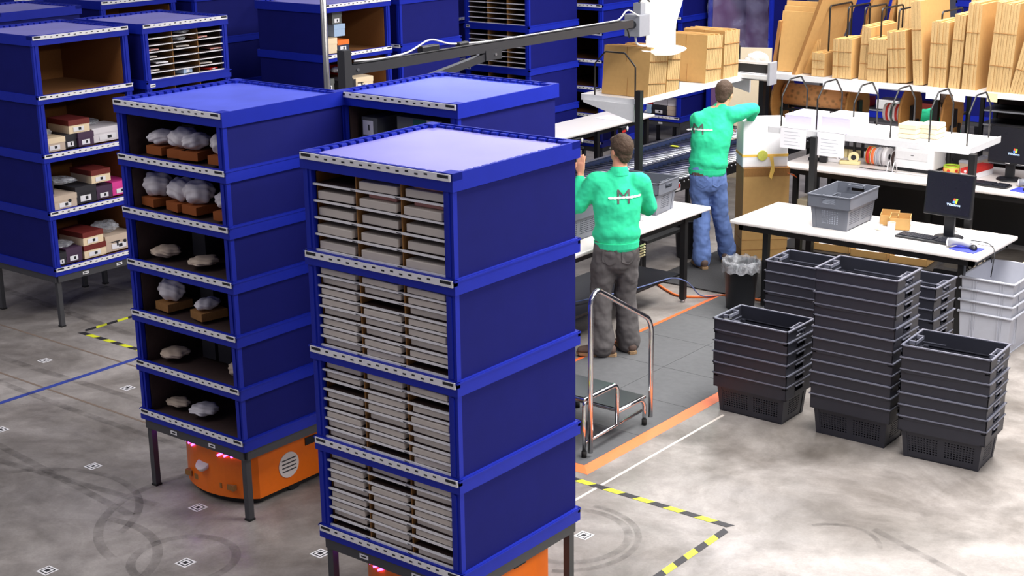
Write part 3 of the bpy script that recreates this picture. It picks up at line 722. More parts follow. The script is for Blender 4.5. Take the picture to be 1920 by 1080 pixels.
# pale ribbed bins
def bin_mesh():
    b = MB(); L, W, H, t = .44, .66, .315, .006
    b.box((-L/2+.02, -W/2+.02, 0), (L/2-.02, W/2-.02, .006), 'bin_light')
    def wall(p, q):
        b.poly([p[0], p[1], q[1], q[0]], 'bin_light')
    lo = [(-L/2+.025, -W/2+.025, 0), (L/2-.025, -W/2+.025, 0), (L/2-.025, W/2-.025, 0), (-L/2+.025, W/2-.025, 0)]
    hi = [(-L/2+.008, -W/2+.008, H), (L/2-.008, -W/2+.008, H), (L/2-.008, W/2-.008, H), (-L/2+.008, W/2-.008, H)]
    for i in range(4):
        k = (i+1) % 4; b.poly([lo[i], lo[k], hi[k], hi[i]], 'bin_light'); 
        li = [Vector(v)*1 for v in (lo[i], lo[k], hi[k], hi[i])]
        b.poly([Vector((v.x*.975, v.y*.985, v.z)) for v in li][::-1], 'bin_light')
    return b
def bin_rim():
    b = MB(); L, W, H = .44, .66, .315
    P = [(-L/2, -W/2, H-.006), (L/2, -W/2, H-.006), (L/2, W/2, H-.006), (-L/2, W/2, H-.006)]
    for i in range(4): b.cyl(P[i], P[(i+1) % 4], .010, 'bin_light', n=8); b.sphere(P[i], .010, 'bin_light', n=6)
    return b
def bin_ribs():
    L, W, H = .44, .66, .315; out = []
    for x in (-.10, .12):
        for d in (-.012, .012): out.append(MB().box((x+d-.003, -W/2+.004, .07), (x+d+.003, -W/2+.022, H-.015), 'bin_light').mesh('rib'))
    for y in (-.2, .2):
        for d in (-.012, .012): out.append(MB().box((L/2-.020, y+d-.003, .07), (L/2-.004, y+d+.003, H-.015), 'bin_light').mesh('rib'))
    return out
bm_, br_, bi_ = bin_mesh().mesh('bin_body'), bin_rim().mesh('rim'), bin_ribs()
for i in range(4):
    t = thing('storage_bin', 'pale grey ribbed bin, %s in the stack at the right edge' % ['bottom', 'second', 'third', 'topmost'][i], 'bin', (-4.02, 11.48, i*.095), 0, 'pale bins at the right edge')
    link('body', bm_, t); link('rim', br_, t)
    for m_ in bi_: link('rib', m_, t)

# ---------------------------------------------------------------- benches
def bench(label, x0, x1, y0, y1, z, legs, lower=None, feet=True, name='workbench', cat='workbench', apron=.06):
    t = thing(name, label, cat, ((x0+x1)/2, (y0+y1)/2, 0)); cx, cy = (x0+x1)/2, (y0+y1)/2
    b = MB().box((x0-cx, y0-cy, z-.032), (x1-cx, y1-cy, z), 'white_lam', bevel=.010); b.build('tabletop', t)
    b = MB(); i = .06
    b.box((x0-cx+i, y0-cy+i, z-.032-apron), (x1-cx-i, y0-cy+i+.04, z-.033), 'black_metal'); b.box((x0-cx+i, y1-cy-i-.04, z-.032-apron), (x1-cx-i, y1-cy-i, z-.033), 'black_metal')
    b.box((x0-cx+i, y0-cy+i, z-.032-apron), (x0-cx+i+.04, y1-cy-i, z-.033), 'black_metal'); b.box((x1-cx-i-.04, y0-cy+i, z-.032-apron), (x1-cx-i, y1-cy-i, z-.033), 'black_metal')
    b.build('frame', t)
    for lx, ly in legs:
        l = MB().box((-.025, -.025, .03), (.025, .025, z-.033), 'black_metal').box((-.021, -.021, .028), (.021, .021, .05), 'black_metal').build('leg', t, (lx-cx, ly-cy, 0))
        MB().cyl((0, 0, 0), (0, 0, .03), .022, 'steel', n=12).build('foot', l)
    if lower:
        a, c, d, e, zz = lower
        MB().box((a-cx, d-cy, zz-.02), (c-cx, e-cy, zz), 'black_metal', bevel=.003).build('lower_shelf', t)
    return t
tA = bench('white topped workbench the left worker stands at, black lower shelf', -7.46, -6.63, 8.60, 11.26, .83, [(-6.70, 10.92), (-6.70, 8.75), (-7.40, 10.92), (-7.40, 8.75)], lower=(-7.42, -6.72, 8.72, 10.9, .27))
tB = bench('white near desk with a grey crate and a monitor on it', -6.30, -4.06, 11.02, 11.90, .80, [(-6.02, 11.19), (-4.25, 11.19), (-4.25, 11.80), (-6.02, 11.80)])
tC = bench('long white packing table behind the near desk carrying the printer', -7.12, -3.6, 13.42, 14.55, .80, [(-7.0, 13.6), (-5.3, 13.6), (-3.75, 13.6), (-7.0, 14.4), (-3.75, 14.4)])
tD = bench('narrow white table with barcode readers beyond the roller conveyor', -10.08, -9.47, 10.0, 14.72, .92, [(-9.53, 14.62), (-9.53, 13.6), (-10.0, 14.62), (-9.53, 10.2)])
for q, y in enumerate((11.9, 13.1, 14.0)):
    t = thing('barcode_reader', 'small red and white reader on the far white table edge, %s' % ['nearest the moving pod', 'middle one', 'nearest the table end'][q], 'reader', (-9.42, y, .84), 0, 'readers on the far white table')
    MB().box((-.05, -.06, -.03), (.0, .06, .035), 'black_plastic').build('body', t); MB().box((0, -.05, -.025), (.004, .02, .0), 'red').build('window', t); MB().sphere((.005, .05, .012), .02, 'label_white', (.4, 1, 1.4), 8).build('knob', t)
for q, (y, t_) in enumerate(((12.75, 'near end'), (14.2, 'far end'))):
    tag(MB().box((-.18, -.13, 0), (.18, .13, .004), 'paper').build('paper_sheet', None, (-9.72, y, .921)), 'white paper sheet lying at the %s of the far white table' % t_, 'paper')
for q, (x, y, r_, t_) in enumerate([(-6.95, 10.98, .2, 'beside the crate at the right end of the worker table'), (-6.80, 10.55, -.1, 'near the front edge of the worker table'), (-4.28, 11.62, .1, 'on the near desk corner behind the mouse'), (-6.2, 13.60, .1, 'in front of the printer on the packing table')]):
    tag(MB().box((-.14, -.10, 0), (.14, .10, .003), 'paper').build('paper_sheet', None, (x, y, (.831 if q < 2 else .801)), r_), 'white paper sheet '+t_, 'paper')
tag(MB().box((-.2, -.17, 0), (.2, .17, .006), 'white_metal').build('tray', None, (-4.30, 11.60, .802+.003), .05), 'flat white tray on the right rear corner of the near desk', 'tray')

# overhead shelves (carried by black uprights)
def shelf(label, x0, x1, y0, y1, z, posts, name='overhead_shelf', arms=()):
    cx, cy = (x0+x1)/2, (y0+y1)/2
    t = thing(name, label, 'shelf', (cx, cy, 0))
    b = MB().box((x0-cx, y0-cy, z-.03), (x1-cx, y1-cy, z), 'white_lam'); b.build('shelf_board', t)
    MB().box((x0-cx, y0-cy-.006, z-.045), (x1-cx, y0-cy, z+.012), 'white_metal').box((x1-cx, y0-cy, z-.045), (x1-cx+.006, y1-cy, z+.012), 'white_metal').box((x0-cx-.006, y0-cy, z-.045), (x0-cx, y1-cy, z+.012), 'white_metal').build('edge_lip', t)
    for px, py, zt_ in posts:
        p = MB().box((-.028, -.028, 0), (.028, .028, zt_), 'black_metal').build('upright', t, (px-cx, py-cy, 0))
    for px, py, qx, qy in arms:
        b = MB(); d = Vector((qx-px, qy-py, 0)); n = Vector((-d.y, d.x, 0)).normalized()*.012
        P = [Vector((px-cx, py-cy, z-.20)), Vector((px-cx, py-cy, z-.034)), Vector((qx-cx, qy-cy, z-.034)), Vector((qx-cx, qy-cy, z-.06))]
        b.poly([p-n for p in P], 'white_metal', n*2); b.build('bracket', t)
    return t
def divider(label, loc, axis, w, h, cham=.12, r=.008, group='wire dividers'):
    b = MB(); pts = [(-w/2, 0), (-w/2, h-cham), (-w/2+cham, h), (w/2-cham, h), (w/2, h-cham), (w/2, 0)]
    P = [(p, 0, q) if axis == 'x' else (0, p, q) for p, q in pts]
    b.tube(P, r, 'black_metal', 8, .015)
    return tag(b.build('wire_divider', None, loc), label, 'divider', group)
shelf('white overhead shelf stacked with flat cardboard beside the white lamp', -8.14, -7.50, 11.36, 13.62, 1.70, [(-7.50+.035, 11.33, 1.80), (-7.465, 13.66, 1.80)], arms=[(-7.52, 11.34, -8.1, 11.34), (-7.52, 13.5, -8.1, 13.5)])
shelf('white shelf above the near desk holding paper stacks', -6.50, -4.58, 12.04, 12.74, 1.45, [(-6.01, 12.00, 1.42), (-4.37-.17, 12.0+.02, 1.42)])
shelf('large white shelf loaded with upright cardboard bundles', -7.52, -3.5, 13.56, 14.75, 1.70, [(-5.68, 13.95, 1.66), (-7.58, 14.0, 1.66)])
divider_n = 0
for q, y in enumerate((11.42, 12.18, 12.80, 13.35)):
    divider('black wire divider on the lamp side cardboard shelf, %s' % ['in front of the first bundle', 'second from the left', 'third from the left', 'rearmost, right of the second bundle'][q], (-7.80, y, 1.70), 'x', .46, .42)
for q, x in enumerate((-6.44, -6.08, -5.72, -5.36, -5.00, -4.66)):
    divider('black wire divider on the paper shelf, %s' % ['leftmost', 'between the two tall paper stacks', 'right of the paper stacks', 'left of the booklets', 'right of the booklets', 'rightmost by the shelf end'][q], (x, 12.42, 1.45), 'y', .50, .42, .14)
for q, x in enumerate((-6.80, -6.60, -6.42, -6.24, -6.06, -5.62, -5.20)):
    divider('tall black wire divider among the cardboard bundles, %s from the left' % ['first', 'second', 'third', 'fourth', 'fifth', 'sixth', 'seventh'][q], (x, 14.05, 1.70), 'y', .50, .70, .02, .0095)

# ---------------------------------------------------------------- flattened cartons
def bundle(label, x, y, z, th, depth, h, n=None, tilt=0, bands=True, loc_rot=0, group='cardboard bundles on the large shelf', lean=0, step=.02):
    """sheets stand on edge, thickness along local x, depth along local y"""
    t = thing('cardboard_bundle', label, 'cardboard bundle', (x, y, z), 0, group, rot=(lean, tilt, loc_rot))
    n = n or max(3, int(th/.026)); rnd = random.Random(int(x*1000)+int(y*100))
    for i in range(n):
        a = th*i/n; dh = rnd.uniform(-.012, .006); dd = rnd.uniform(-.012, .0)
        b = MB().box((a+.001, .002+dd, 0), (a+th/n-.001, depth, h+dh), 'kraft')
        b.box((a+.0012, dd-.003, .001), (a+th/n-.0012, dd+.002, h+dh-.001), 'kraft_edge')
        b.build('flat_carton', t)
    if bands:
        for zz in (h*.30, h*.66): MB().box((0, -.018, zz), (th, -.012, zz+.006), 'kraft_dark').build('flap_crease', t)
    return t
BL = [  # x, y, th, depth, h, tilt, label
 (-6.90, 13.66, .14, .26, .24, 0, 'smallest cardboard bundle standing by the big leaning board'),
 (-6.66, 13.64, .20, .34, .40, -.02, 'low cardboard bundle second from the leaning board'),
 (-6.41, 13.70, .10, .60, .53, .03, 'narrow cardboard bundle with a deep flat side third in the front row'),
 (-6.28, 13.62, .20, .34, .42, .0, 'cream edged medium cardboard bundle fourth in the front row'),
 (-6.05, 13.62, .19, .34, .50, -.09, 'cardboard bundle leaning left, just left of the tall leaning one'),
 (-5.79, 13.62, .10, .70, .80, -.10, 'tall pale cardboard bundle leaning left in the middle of the front row'),
 (-5.64, 13.62, .17, .40, .63, .0, 'squarish cardboard bundle right of the tall leaning one'),
 (-5.44, 13.62, .11, .40, .70, .03, 'narrow cardboard bundle left of the tallest upright one'),
 (-5.30, 13.60, .13, .62, .82, .02, 'tallest upright cardboard bundle above the yellow note'),
 (-5.06, 13.60, .22, .72, .84, .05, 'thick dark edged cardboard bundle second from the right edge'),
 (-4.84, 13.60, .16, .72, .80, .20, 'cardboard bundle tilted right at the right edge of the picture')]
for x, y, th, d, h, ti, lb in BL: bundle(lb, x, y, 1.703, th, d, h, tilt=ti)
bundle('wide cardboard bundle in the back row above the tallest upright one', -5.58, 14.42, 1.703, .42, .30, .86, n=9, bands=False)
bundle('cardboard bundle in the back row behind the tall leaning one', -6.35, 14.42, 1.703, .34, .30, .80, n=8, bands=False)
bundle('dark cardboard bundle in the back row at the top right corner', -5.02, 14.45, 1.703, .3, .28, .97, n=6, bands=False)
def board(label, loc, rot, size, m='kraft'):
    return tag(link('cardboard_sheet', MB().box((0, 0, 0), size, m, bevel=.002).box((-.0005, -.002, .002), (size[0]+.0005, .0005, size[2]-.002), 'kraft_dark' if size[0] < size[1] else 'kraft').mesh('cardboard_sheet'), None, loc, 0, rot), label, 'cardboard sheet', 'loose cardboard sheets on the large shelf')  # dark front strip paints the shadow of the corrugated edge
board('large tilted cardboard board with dark front edge leaning right', (-7.10, 13.60, 1.705), (0, .34, 0), (.035, .85, 1.20))
board('tall cardboard board leaning right behind the first tilted board', (-6.80, 14.32, 1.705), (0, .26, 0), (.03, .42, 1.15))
board('tall cardboard board third from the left reaching past the top edge', (-6.52, 14.40, 1.705), (0, .16, 0), (.03, .34, 1.10))
for q in range(3):
    board('wide cardboard sheet in the leaning pack at the left of the shelf, %s' % ['front one', 'middle one', 'rear one'][q], (-7.36-.0*q, 13.78+.035*q, 1.705), (-.12, 0, 0), (.42, .016, .62+.05*q))
board('dark sided cardboard sheet at the far left end of the large shelf', (-7.44, 13.8, 1.705), (0, .12, 0), (.03, .6, .52), 'kraft_dark')
# cardboard on the shelf beside the lamp : sheets stand across the shelf (thickness along y)
def bundleY(label, y, th, w, h, lean):
    t = thing('cardboard_bundle', label, 'cardboard bundle', (-8.02, y, 1.703), 0, 'cardboard bundles beside the white lamp', rot=(lean, 0, 0))
    n = int(th/.03)
    for i in range(n):
        a = th*i/n
        b = MB().box((0, a+.001, 0), (w, a+th/n-.002, h+.008*math.sin(i*2)), 'kraft'); b.box((w-.002, a+.002, .001), (w+.003, a+th/n-.003, h-.004), 'kraft_edge')
        if i == 0: b.box((w*.55, -.0015, 0), (w*.556, a+.001, h*.38), 'kraft_dark').box((w*.5, -.0015, h*.7), (w*.506, a+.001, h), 'kraft_dark')
        b.build('flat_carton', t)
    for z in (.14, .36): MB().box((w+.003, .0, h*z/.5), (w+.012, th, h*z/.5+.006), 'kraft_dark').build('flap_crease', t)
bundleY('square cardboard bundle with pale flap edges left of the white lamp', 11.52, .30, .52, .46, -.10)
bundleY('second cardboard bundle behind the first one, beneath the lamp plate', 11.87, .22, .50, .44, -.10)
bundleY('cardboard bundle right of the white lamp on the same shelf', 12.62, .30, .48, .47, -.06)
bundleY('rear cardboard bundle at the right end of the lamp shelf', 12.97, .30, .48, .48, -.03)
# tape/bag dispenser with brush between the shelves
t = thing('brush_dispenser', 'grey dispenser with a black bristle brush at the corner of the two high shelves', 'dispenser', (-7.44, 13.28, 1.70))
MB().box((-.25, -.02, -.02), (.25, .16, .03), 'white_metal', bevel=.008).build('tray', t)
for s in (-1, 1): MB().box((s*.25, -.03, -.07), (s*.28, .12, .16), 'grey_plastic', bevel=.004).build('side_bracket', t)
MB().box((-.22, .02, .04), (.22, .05, .13), 'bristle').build('brush', t); MB().box((-.23, .015, .13), (.23, .06, .155), 'label_white').build('brush_holder', t)
MB().cyl((-.24, .02, -.01), (.24, .02, -.01), .025, 'silver_tube').build('roller', t)
# ---------------------------------------------------------------- roller conveyor
def conveyor(label, x0, x1, y0, y1, z, m_left, m_right):
    t = thing('roller_conveyor', label, 'conveyor', ((x0+x1)/2, y0, 0), 0, 'parallel roller conveyor lanes'); w_ = (x1-x0)/2
    L = y1-y0
    MB().box((-w_, 0, z-.10), (-w_+.03, L, z+.05), m_left).box((-w_-.02, 0, z+.045), (-w_+.03, L, z+.052), 'steel').build('side_rail', t)
    MB().box((w_-.03, 0, z-.10), (w_, L, z+.018), m_right).build('side_rail', t)
    r = MB().cyl((-w_+.03, 0, 0), (w_-.03, 0, 0), 0.019, 'steel', n=12).cyl((w_-.03, 0, 0), (w_+.008, 0, 0), .010, 'steel', n=6).mesh('roller')
    n = int(L/.088)
    for i in range(min(n, 98)): link('roller', r, t, (0, .04+i*.088, z-.012))
    for y in (.3, L*.5, L-.3):
        for s in (-1, 1): MB().box((s*w_-.02*s, y-.02, 0), (s*w_-.06*s, y+.02, z-.10), 'black_metal').build('leg', t)
    return t
conveyor('roller conveyor lane with tall dark blue rail, farther from the workers', -9.08, -8.50, 9.6, 15.9, .66, 'conv_blue', 'conv_blue')
cv = conveyor('roller conveyor lane nearer the workers with hexagonal roller ends', -8.46, -7.84, 9.9, 15.9, .66, 'conv_blue', 'black_metal')
MB().box((.31, 2.62, .575), (.316, 2.78, .65), 'label_white').box((.316, 2.64, .59), (.318, 2.70, .64), 'ink').box((.316, 2.71, .60), (.318, 2.77, .64), 'red').build('warning_label', cv)
tag(MB().box((0, 0, 0), (.10, .06, .004), 'tape_yellow').build('sticker', None, (-8.93, 14.2, .672)), 'small yellow tag lying on the far rollers', 'tag')
t = thing('under_bench_tray', 'black rubber tray sloping below the near conveyor lane', 'tray', (-7.75, 11.5, 0))
MB().box((-.05, 0, .30), (.28, 1.1, .33), 'rubber').build('pan', t)
for y in (.05, 1.05): MB().box((.2, y-.015, 0), (.23, y+.015, .30), 'black_metal').build('leg', t); MB().box((-.03, y-.015, 0), (0, y+.015, .30), 'black_metal').build('leg', t)

# ---------------------------------------------------------------- step stool with handrail
st = thing('step_stool', 'chrome two step stool with a tall handrail on the grey mat', 'step stool', (-5.60, 7.80, .015))
x_r, x_l = .30, -.30
b = MB(); b.tube([(x_r+.02, -.33, .03), (x_r+.02, -.33, 1.10), (x_r+.02, -.26, 1.15), (x_r+.02, .36, .80), (x_r+.02, .40, .72), (x_r+.02, .40, .06)], .018, 'chrome', 12, .06); b.build('handrail', st)
for x in (x_r-.01, x_l+.01):
    b = MB()
    b.tube([(x, -.36, .03), (x, -.36, .39), (x, -.30, .405), (x, .0, .405), (x, .03, .38), (x, .03, .11)], .015, 'chrome', 10, .05)
    b.tube([(x, -.36, .10), (x, .33, .12)], .012, 'chrome', 8)
    b.tube([(x, .03, .205), (x, .32, .205), (x, .37, .16), (x, .37, .03)], .015, 'chrome', 10, .04)
    b.build('side_frame', st)
    for y in (-.36, .37): MB().cyl((x, y, 0), (x, y, .045), .018, 'rubber', n=12).build('rubber_foot', st)
for (y0, y1, z) in ((-.37, .0, .42), (.03, .38, .22)):
    s_ = MB().box((x_l, y0, z-.022), (x_r, y1, z), 'chrome', bevel=.006).build('step', st)
    MB().box((x_l+.015, y0+.015, z), (x_r-.015, y1-.015, z+.004), 'tread_black').build('tread', s_)

# ---------------------------------------------------------------- cantilever arm with lamp
ar = thing('cantilever_arm', 'dark grey post with a long horizontal beam and diagonal brace above the pods', 'support arm', (-7.5, 7.55, 0))
p = MB().box((-.036, -.036, 0), (.036, .036, 2.57), 'arm_metal').build('post', ar)
b = MB().box((-.03, .036, 2.385), (.03, 3.68, 2.455), 'arm_metal'); b.build('beam', ar)
b = MB(); b.poly([(-.025, .03, 2.12), (-.025, 1.70, 2.335), (-.025, 1.68, 2.39), (-.025, .03, 2.175)], 'arm_metal', (.05, 0, 0)); b.build('brace', ar)
MB().box((-.036, 1.56, 2.32), (.036, 1.76, 2.40), 'arm_metal').cyl((.036, 1.68, 2.36), (.043, 1.68, 2.36), .012, 'steel').build('brace_bracket', ar)
MB().cyl((.030, .10, 2.42), (.038, .10, 2.42), .012, 'steel').build('bolt', ar)
b = MB(); b.tube([(0, .10, 2.48), (.0, .4, 2.465), (.02, .65, 2.48), (.0, .93, 2.56), (-.01, 1.18, 2.49), (0, 1.6, 2.467), (0, 2.2, 2.464), (0, 3.5, 2.465), (0, 3.62, 2.56), (0, 3.75, 2.50), (0, 3.86, 2.46)], .007, 'label_white', 8, .08)
tag(b.build('power_cable', None, (-7.5, 7.55, 0)), 'white cable running along the top of the dark beam to the lamp', 'cable')
b = MB(); b.tube([(.02, .06, 2.465), (.02, .3, 2.463), (.03, .6, 2.465), (.02, 1.05, 2.463), (.02, 2.2, 2.463), (.02, 3.5, 2.463), (.02, 3.6, 2.38), (.02, 3.63, 2.30)], .008, 'black_plastic', 8, .06)
tag(b.build('power_cable', None, (-7.5, 7.55, 0)), 'black cable running along the top of the dark beam', 'cable')
tag(MB().box((-.03, -.10, 0), (.03, .10, .05), 'black_plastic', bevel=.01).build('power_adapter', None, (-7.5, 8.46, 2.462)), 'long black power adapter on top of the beam by the post', 'adapter')
tag(MB().box((-.025, -.06, 0), (.025, .06, .035), 'black_plastic', bevel=.01).build('power_adapter', None, (-7.5, 8.86, 2.462)), 'short black power adapter farther along the beam', 'adapter')
lp = thing('work_lamp', 'big bright white tubular lamp with a round plate, hanging over the cardboard shelf', 'lamp', (-7.54, 11.80, 2.085))
MB().lathe([(0, 0), (.16, .0), (.235, .035), (.245, .05), (.22, .06), (.14, .065), (0, .066)], 'lamp_white', 32).build('base_plate', lp)
MB().lathe([(.138, .06), (.138, .22), (.145, .30), (.18, .42), (.21, .54), (.215, 1.15), (0, 1.15)], 'lamp_white', 32).build('lamp_body', lp)
bx = MB().box((-.12, -.44, .20), (.05, -.26, .40), 'grey_plastic', bevel=.008).build('ballast_box', lp)
MB().box((-.10, -.27, .22), (.06, -.10, .40), 'lamp_white', bevel=.01).build('housing', lp)
MB().cyl((-.02, -.52, .31), (-.02, -.44, .31), .035, 'black_plastic').build('mounting_knuckle', lp)
MB().tube([(-.05, -.36, .20), (-.05, -.34, .12), (-.02, -.22, .09), (0, -.12, .12)], .010, 'label_white', 8, .05).build('lamp_cable', lp)
MB().tube([(-.02, -.36, .40), (-.02, -.36, .50), (0, -.30, .56), (0, -.2, .50)], .008, 'black_plastic', 8, .05).build('lamp_cable', lp)
MB().box((-.06, -.38, .40), (.02, -.30, .50), 'grey_plastic').build('connector', lp)
tag(MB().cyl((0, 0, 0), (0, 0, 4.2), .024, 'silver_tube', n=20).build('pole', None, (-8.3, 8.15, 0)), 'thin silver vertical pole in front of the shoe box pod', 'pole')

# ---------------------------------------------------------------- bins and cables
def trash(label, loc, r, h, liner):
    t = thing('trash_can', label, 'trash can', loc, .3)
    b = MB().lathe([(0, .0), (r*.8, .0), (r*.8, .012), (r, h), (r+.008, h), (r+.008, h-.02), (r, h-.03)], 'black_plastic', 28); b.lathe([(r*.78, .02), (r-.006, h)], 'black_plastic', 28); b.build('bucket', t)
    if liner:
        b = MB(); n = 40; rings = []
        for q, (rr, z) in enumerate([(r-.02, h-.12), (r-.012, h+.01), (r+.012, h+.022), (r+.016, h-.03), (r+.02, h-.075)]):
            rings.append([b.bm.verts.new(((rr+.006*math.sin(k*2.3+q))*math.cos(2*PI*k/n), (rr+.006*math.sin(k*2.3+q))*math.sin(2*PI*k/n), z+.012*math.sin(k*1.7+q*2))) for k in range(n)])
        for A, B in zip(rings, rings[1:]):
            for k in range(n):
                f = b.bm.faces.new((A[k], A[(k+1) % n], B[(k+1) % n], B[k])); f.smooth = True; f.material_index = b.mi('clear_plastic')
        b.build('bin_liner', t)
    return t
trash('black trash can with a clear plastic liner at the rear end of the mat', (-6.18, 11.04, .016), .155, .42, True)
trash('black trash can without visible liner between the worker table and the conveyor', (-7.50, 12.30, .0), .14, .40, False)
def cable(label, pts, r, m): tag(MB().tube(pts, r, m, 8, .12).build('power_cable'), label, 'cable')
cable('orange extension cable looping on the floor under the worker table', [(-7.30, 10.9, .012), (-7.26, 11.3, .012), (-7.0, 11.12, .012), (-6.81, 11.01, .012), (-6.62, 11.12, .012), (-6.50, 11.29, .012), (-6.30, 11.33, .012), (-5.9, 11.38, .012)], .011, 'cable_orange')
cable('thin blue cable hanging from the lower shelf down to the floor', [(-6.95, 9.5, .29), (-6.75, 10.2, .285), (-6.68, 10.72, .285), (-6.64, 10.92, .20), (-6.60, 11.05, .03), (-6.52, 11.25, .012), (-6.45, 11.31, .012)], .006, 'cable_blue')
cable('white cord hanging from the far keyboard table down to the near desk', [(-4.78, 12.02, 1.20), (-4.74, 11.98, 1.05), (-4.72, 11.96, .95), (-4.62, 11.88, .815), (-4.5, 11.7, .812)], .006, 'label_white')
cable('thin grey cord from the hand scanner curling over the desk end', [(-4.28, 11.42, .83), (-4.18, 11.50, .815), (-4.08, 11.40, .808), (-4.03, 11.30, .78), (-4.03, 11.25, .6)], .004, 'ink')
for q in range(5):
    cable('black cable hanging in the bundle below the near desk, strand %s' % ['nearest the desk end', 'second', 'in the middle', 'fourth', 'farthest left'][q], [(-4.35-.05*q, 11.85, .74), (-4.33-.06*q, 11.9, .5), (-4.40+.03*q, 11.88, .3), (-4.36-.02*q, 11.9, .05)], .007, 'ink')

# ---------------------------------------------------------------- desk equipment
def windows_logo(parent, x, z, y, s, tx='Windows'):
    for i, (m, dx, dz) in enumerate((('logo_red', 0, 1), ('logo_green', 1, 1), ('logo_blue', 0, 0), ('logo_yellow', 1, 0))):
        b = MB(); sh = .25*s*dz
        b.poly([(x+dx*s+sh, y, z+dz*s), (x+dx*s+s*.88+sh, y, z+dz*s-.1*s), (x+dx*s+s*.88+sh+.2*s, y, z+dz*s+.8*s), (x+dx*s+sh+.2*s, y, z+dz*s+.9*s)], m, (0, -.0005, 0)); b.build('logo', parent)
    link('lettering', text_mesh(tx, s*1.5, 'screen_text'), parent, (x-s*2.4, y, z-s*1.3), rot=(PI/2, 0, 0))
def monitor(label, loc, rz, w_, h_, zc, lean, badge=False):
    t = thing('computer_monitor', label, 'monitor', loc, rz)
    MB().lathe([(0, 0), (.125, 0), (.12, .012), (.04, .02), (0, .02)], 'black_plastic', 28).build('stand_base', t)
    MB().box((-.045, -.012, .015), (.045, .022, zc-.02), 'black_plastic', bevel=.006).build('stand_neck', t)
    hd = MB().box((-w_/2, -.02, -h_/2), (w_/2, .02, h_/2), 'black_plastic', bevel=.006).box((-w_*.3, .02, -h_*.3), (w_*.3, .055, h_*.3), 'black_plastic', bevel=.01).build('housing', t, (0, -.035, zc))
    hd.rotation_euler = (lean, 0, 0)
    MB().box((-w_/2+.014, -.0215, -h_/2+.022), (w_/2-.014, -.0195, h_/2-.012), 'screen').build('screen', hd)
    windows_logo(hd, w_*.10, -h_*.17, -.0222, .020)
    if badge: MB().box((-.025, -.0215, -h_/2+.006), (.02, -.0205, -h_/2+.013), 'label_white').build('badge', hd); MB().box((.10, -.0215, -h_/2+.008), (.19, -.0205, -h_/2+.012), 'label_white').build('button_row', hd)
    return t
monitor('black computer monitor on the near desk, screen leaning back', (-4.50, 11.50, .802), -.05, .41, .36, .375, -.10)
monitor('black computer monitor on the far packing table at the right edge', (-4.92, 14.02, .802), -.10, .42, .37, .345, -.03, True)
def keyboard(label, loc, rz):
    t = thing('keyboard', label, 'keyboard', loc, rz)
    MB().box((-.235, -.08, 0), (.235, .08, .018), 'black_plastic', bevel=.005).build('case', t)
    b = MB(); b2 = MB()
    for r_ in range(5):
        for c_ in range(20):
            if c_ == 14: continue
            x = -.222+c_*.0222; y = -.062+r_*.027
            (b if c_ < 14 else b2).box((x, y, .018), (x+.018, y+.021, .026), 'key')
    b.build('keys', t); b2.build('number_keys', t)
keyboard('black keyboard on the near desk in front of the monitor', (-4.64, 11.37-.02, .802), -.05)
keyboard('black keyboard on the far table below the other monitor', (-5.02, 13.66, .802), -.05)
def mouse(label, loc):
    t = thing('computer_mouse', label, 'mouse', loc, .5)
    MB().sphere((0, 0, .008), .032, 'black_plastic', (1, 1.6, .85), 10).build('shell', t); MB().cyl((-.004, -.03, .03), (.004, -.03, .03), .008, 'grey_plastic', n=10).build('scroll_wheel', t)
tag(MB().box((-.11, -.095, 0), (.11, .095, .005), 'mousepad_blue', bevel=.002).build('mouse_pad', None, (-4.24, 11.24, .802), -.12), 'blue mouse pad at the front right of the near desk', 'mouse pad')
tag(MB().box((-.11, -.095, 0), (.11, .095, .005), 'mousepad_blue', bevel=.002).build('mouse_pad', None, (-4.62, 13.62, .802), -.12), 'blue mouse pad on the far table at the right edge', 'mouse pad')
mouse('black mouse on the blue pad of the near desk', (-4.19, 11.25, .809)); mouse('black mouse on the blue pad of the far table', (-4.60, 13.60, .809))
def scanner(label, loc, rz):
    t = thing('barcode_scanner', label, 'scanner', loc, rz)
    MB().tube([(-.085, 0, .035), (-.03, 0, .045), (.02, 0, .042), (.075, 0, .024), (.10, 0, .018)], lambda u: .036-.018*u, 'grey_plastic', 12).build('body', t)
    MB().sphere((-.085, 0, .036), .037, 'label_white', (.35, 1, .95), 10).build('scan_head', t)
    MB().tube([(.10, 0, .018), (.12, 0, .016)], .011, 'black_plastic', 8).build('grip_end', t)
scanner('grey and white handheld barcode scanner on the near desk', (-4.31, 11.24, .808), .25); scanner('white handheld barcode scanner on the far table by the right edge', (-4.66, 13.80, .803), .3)
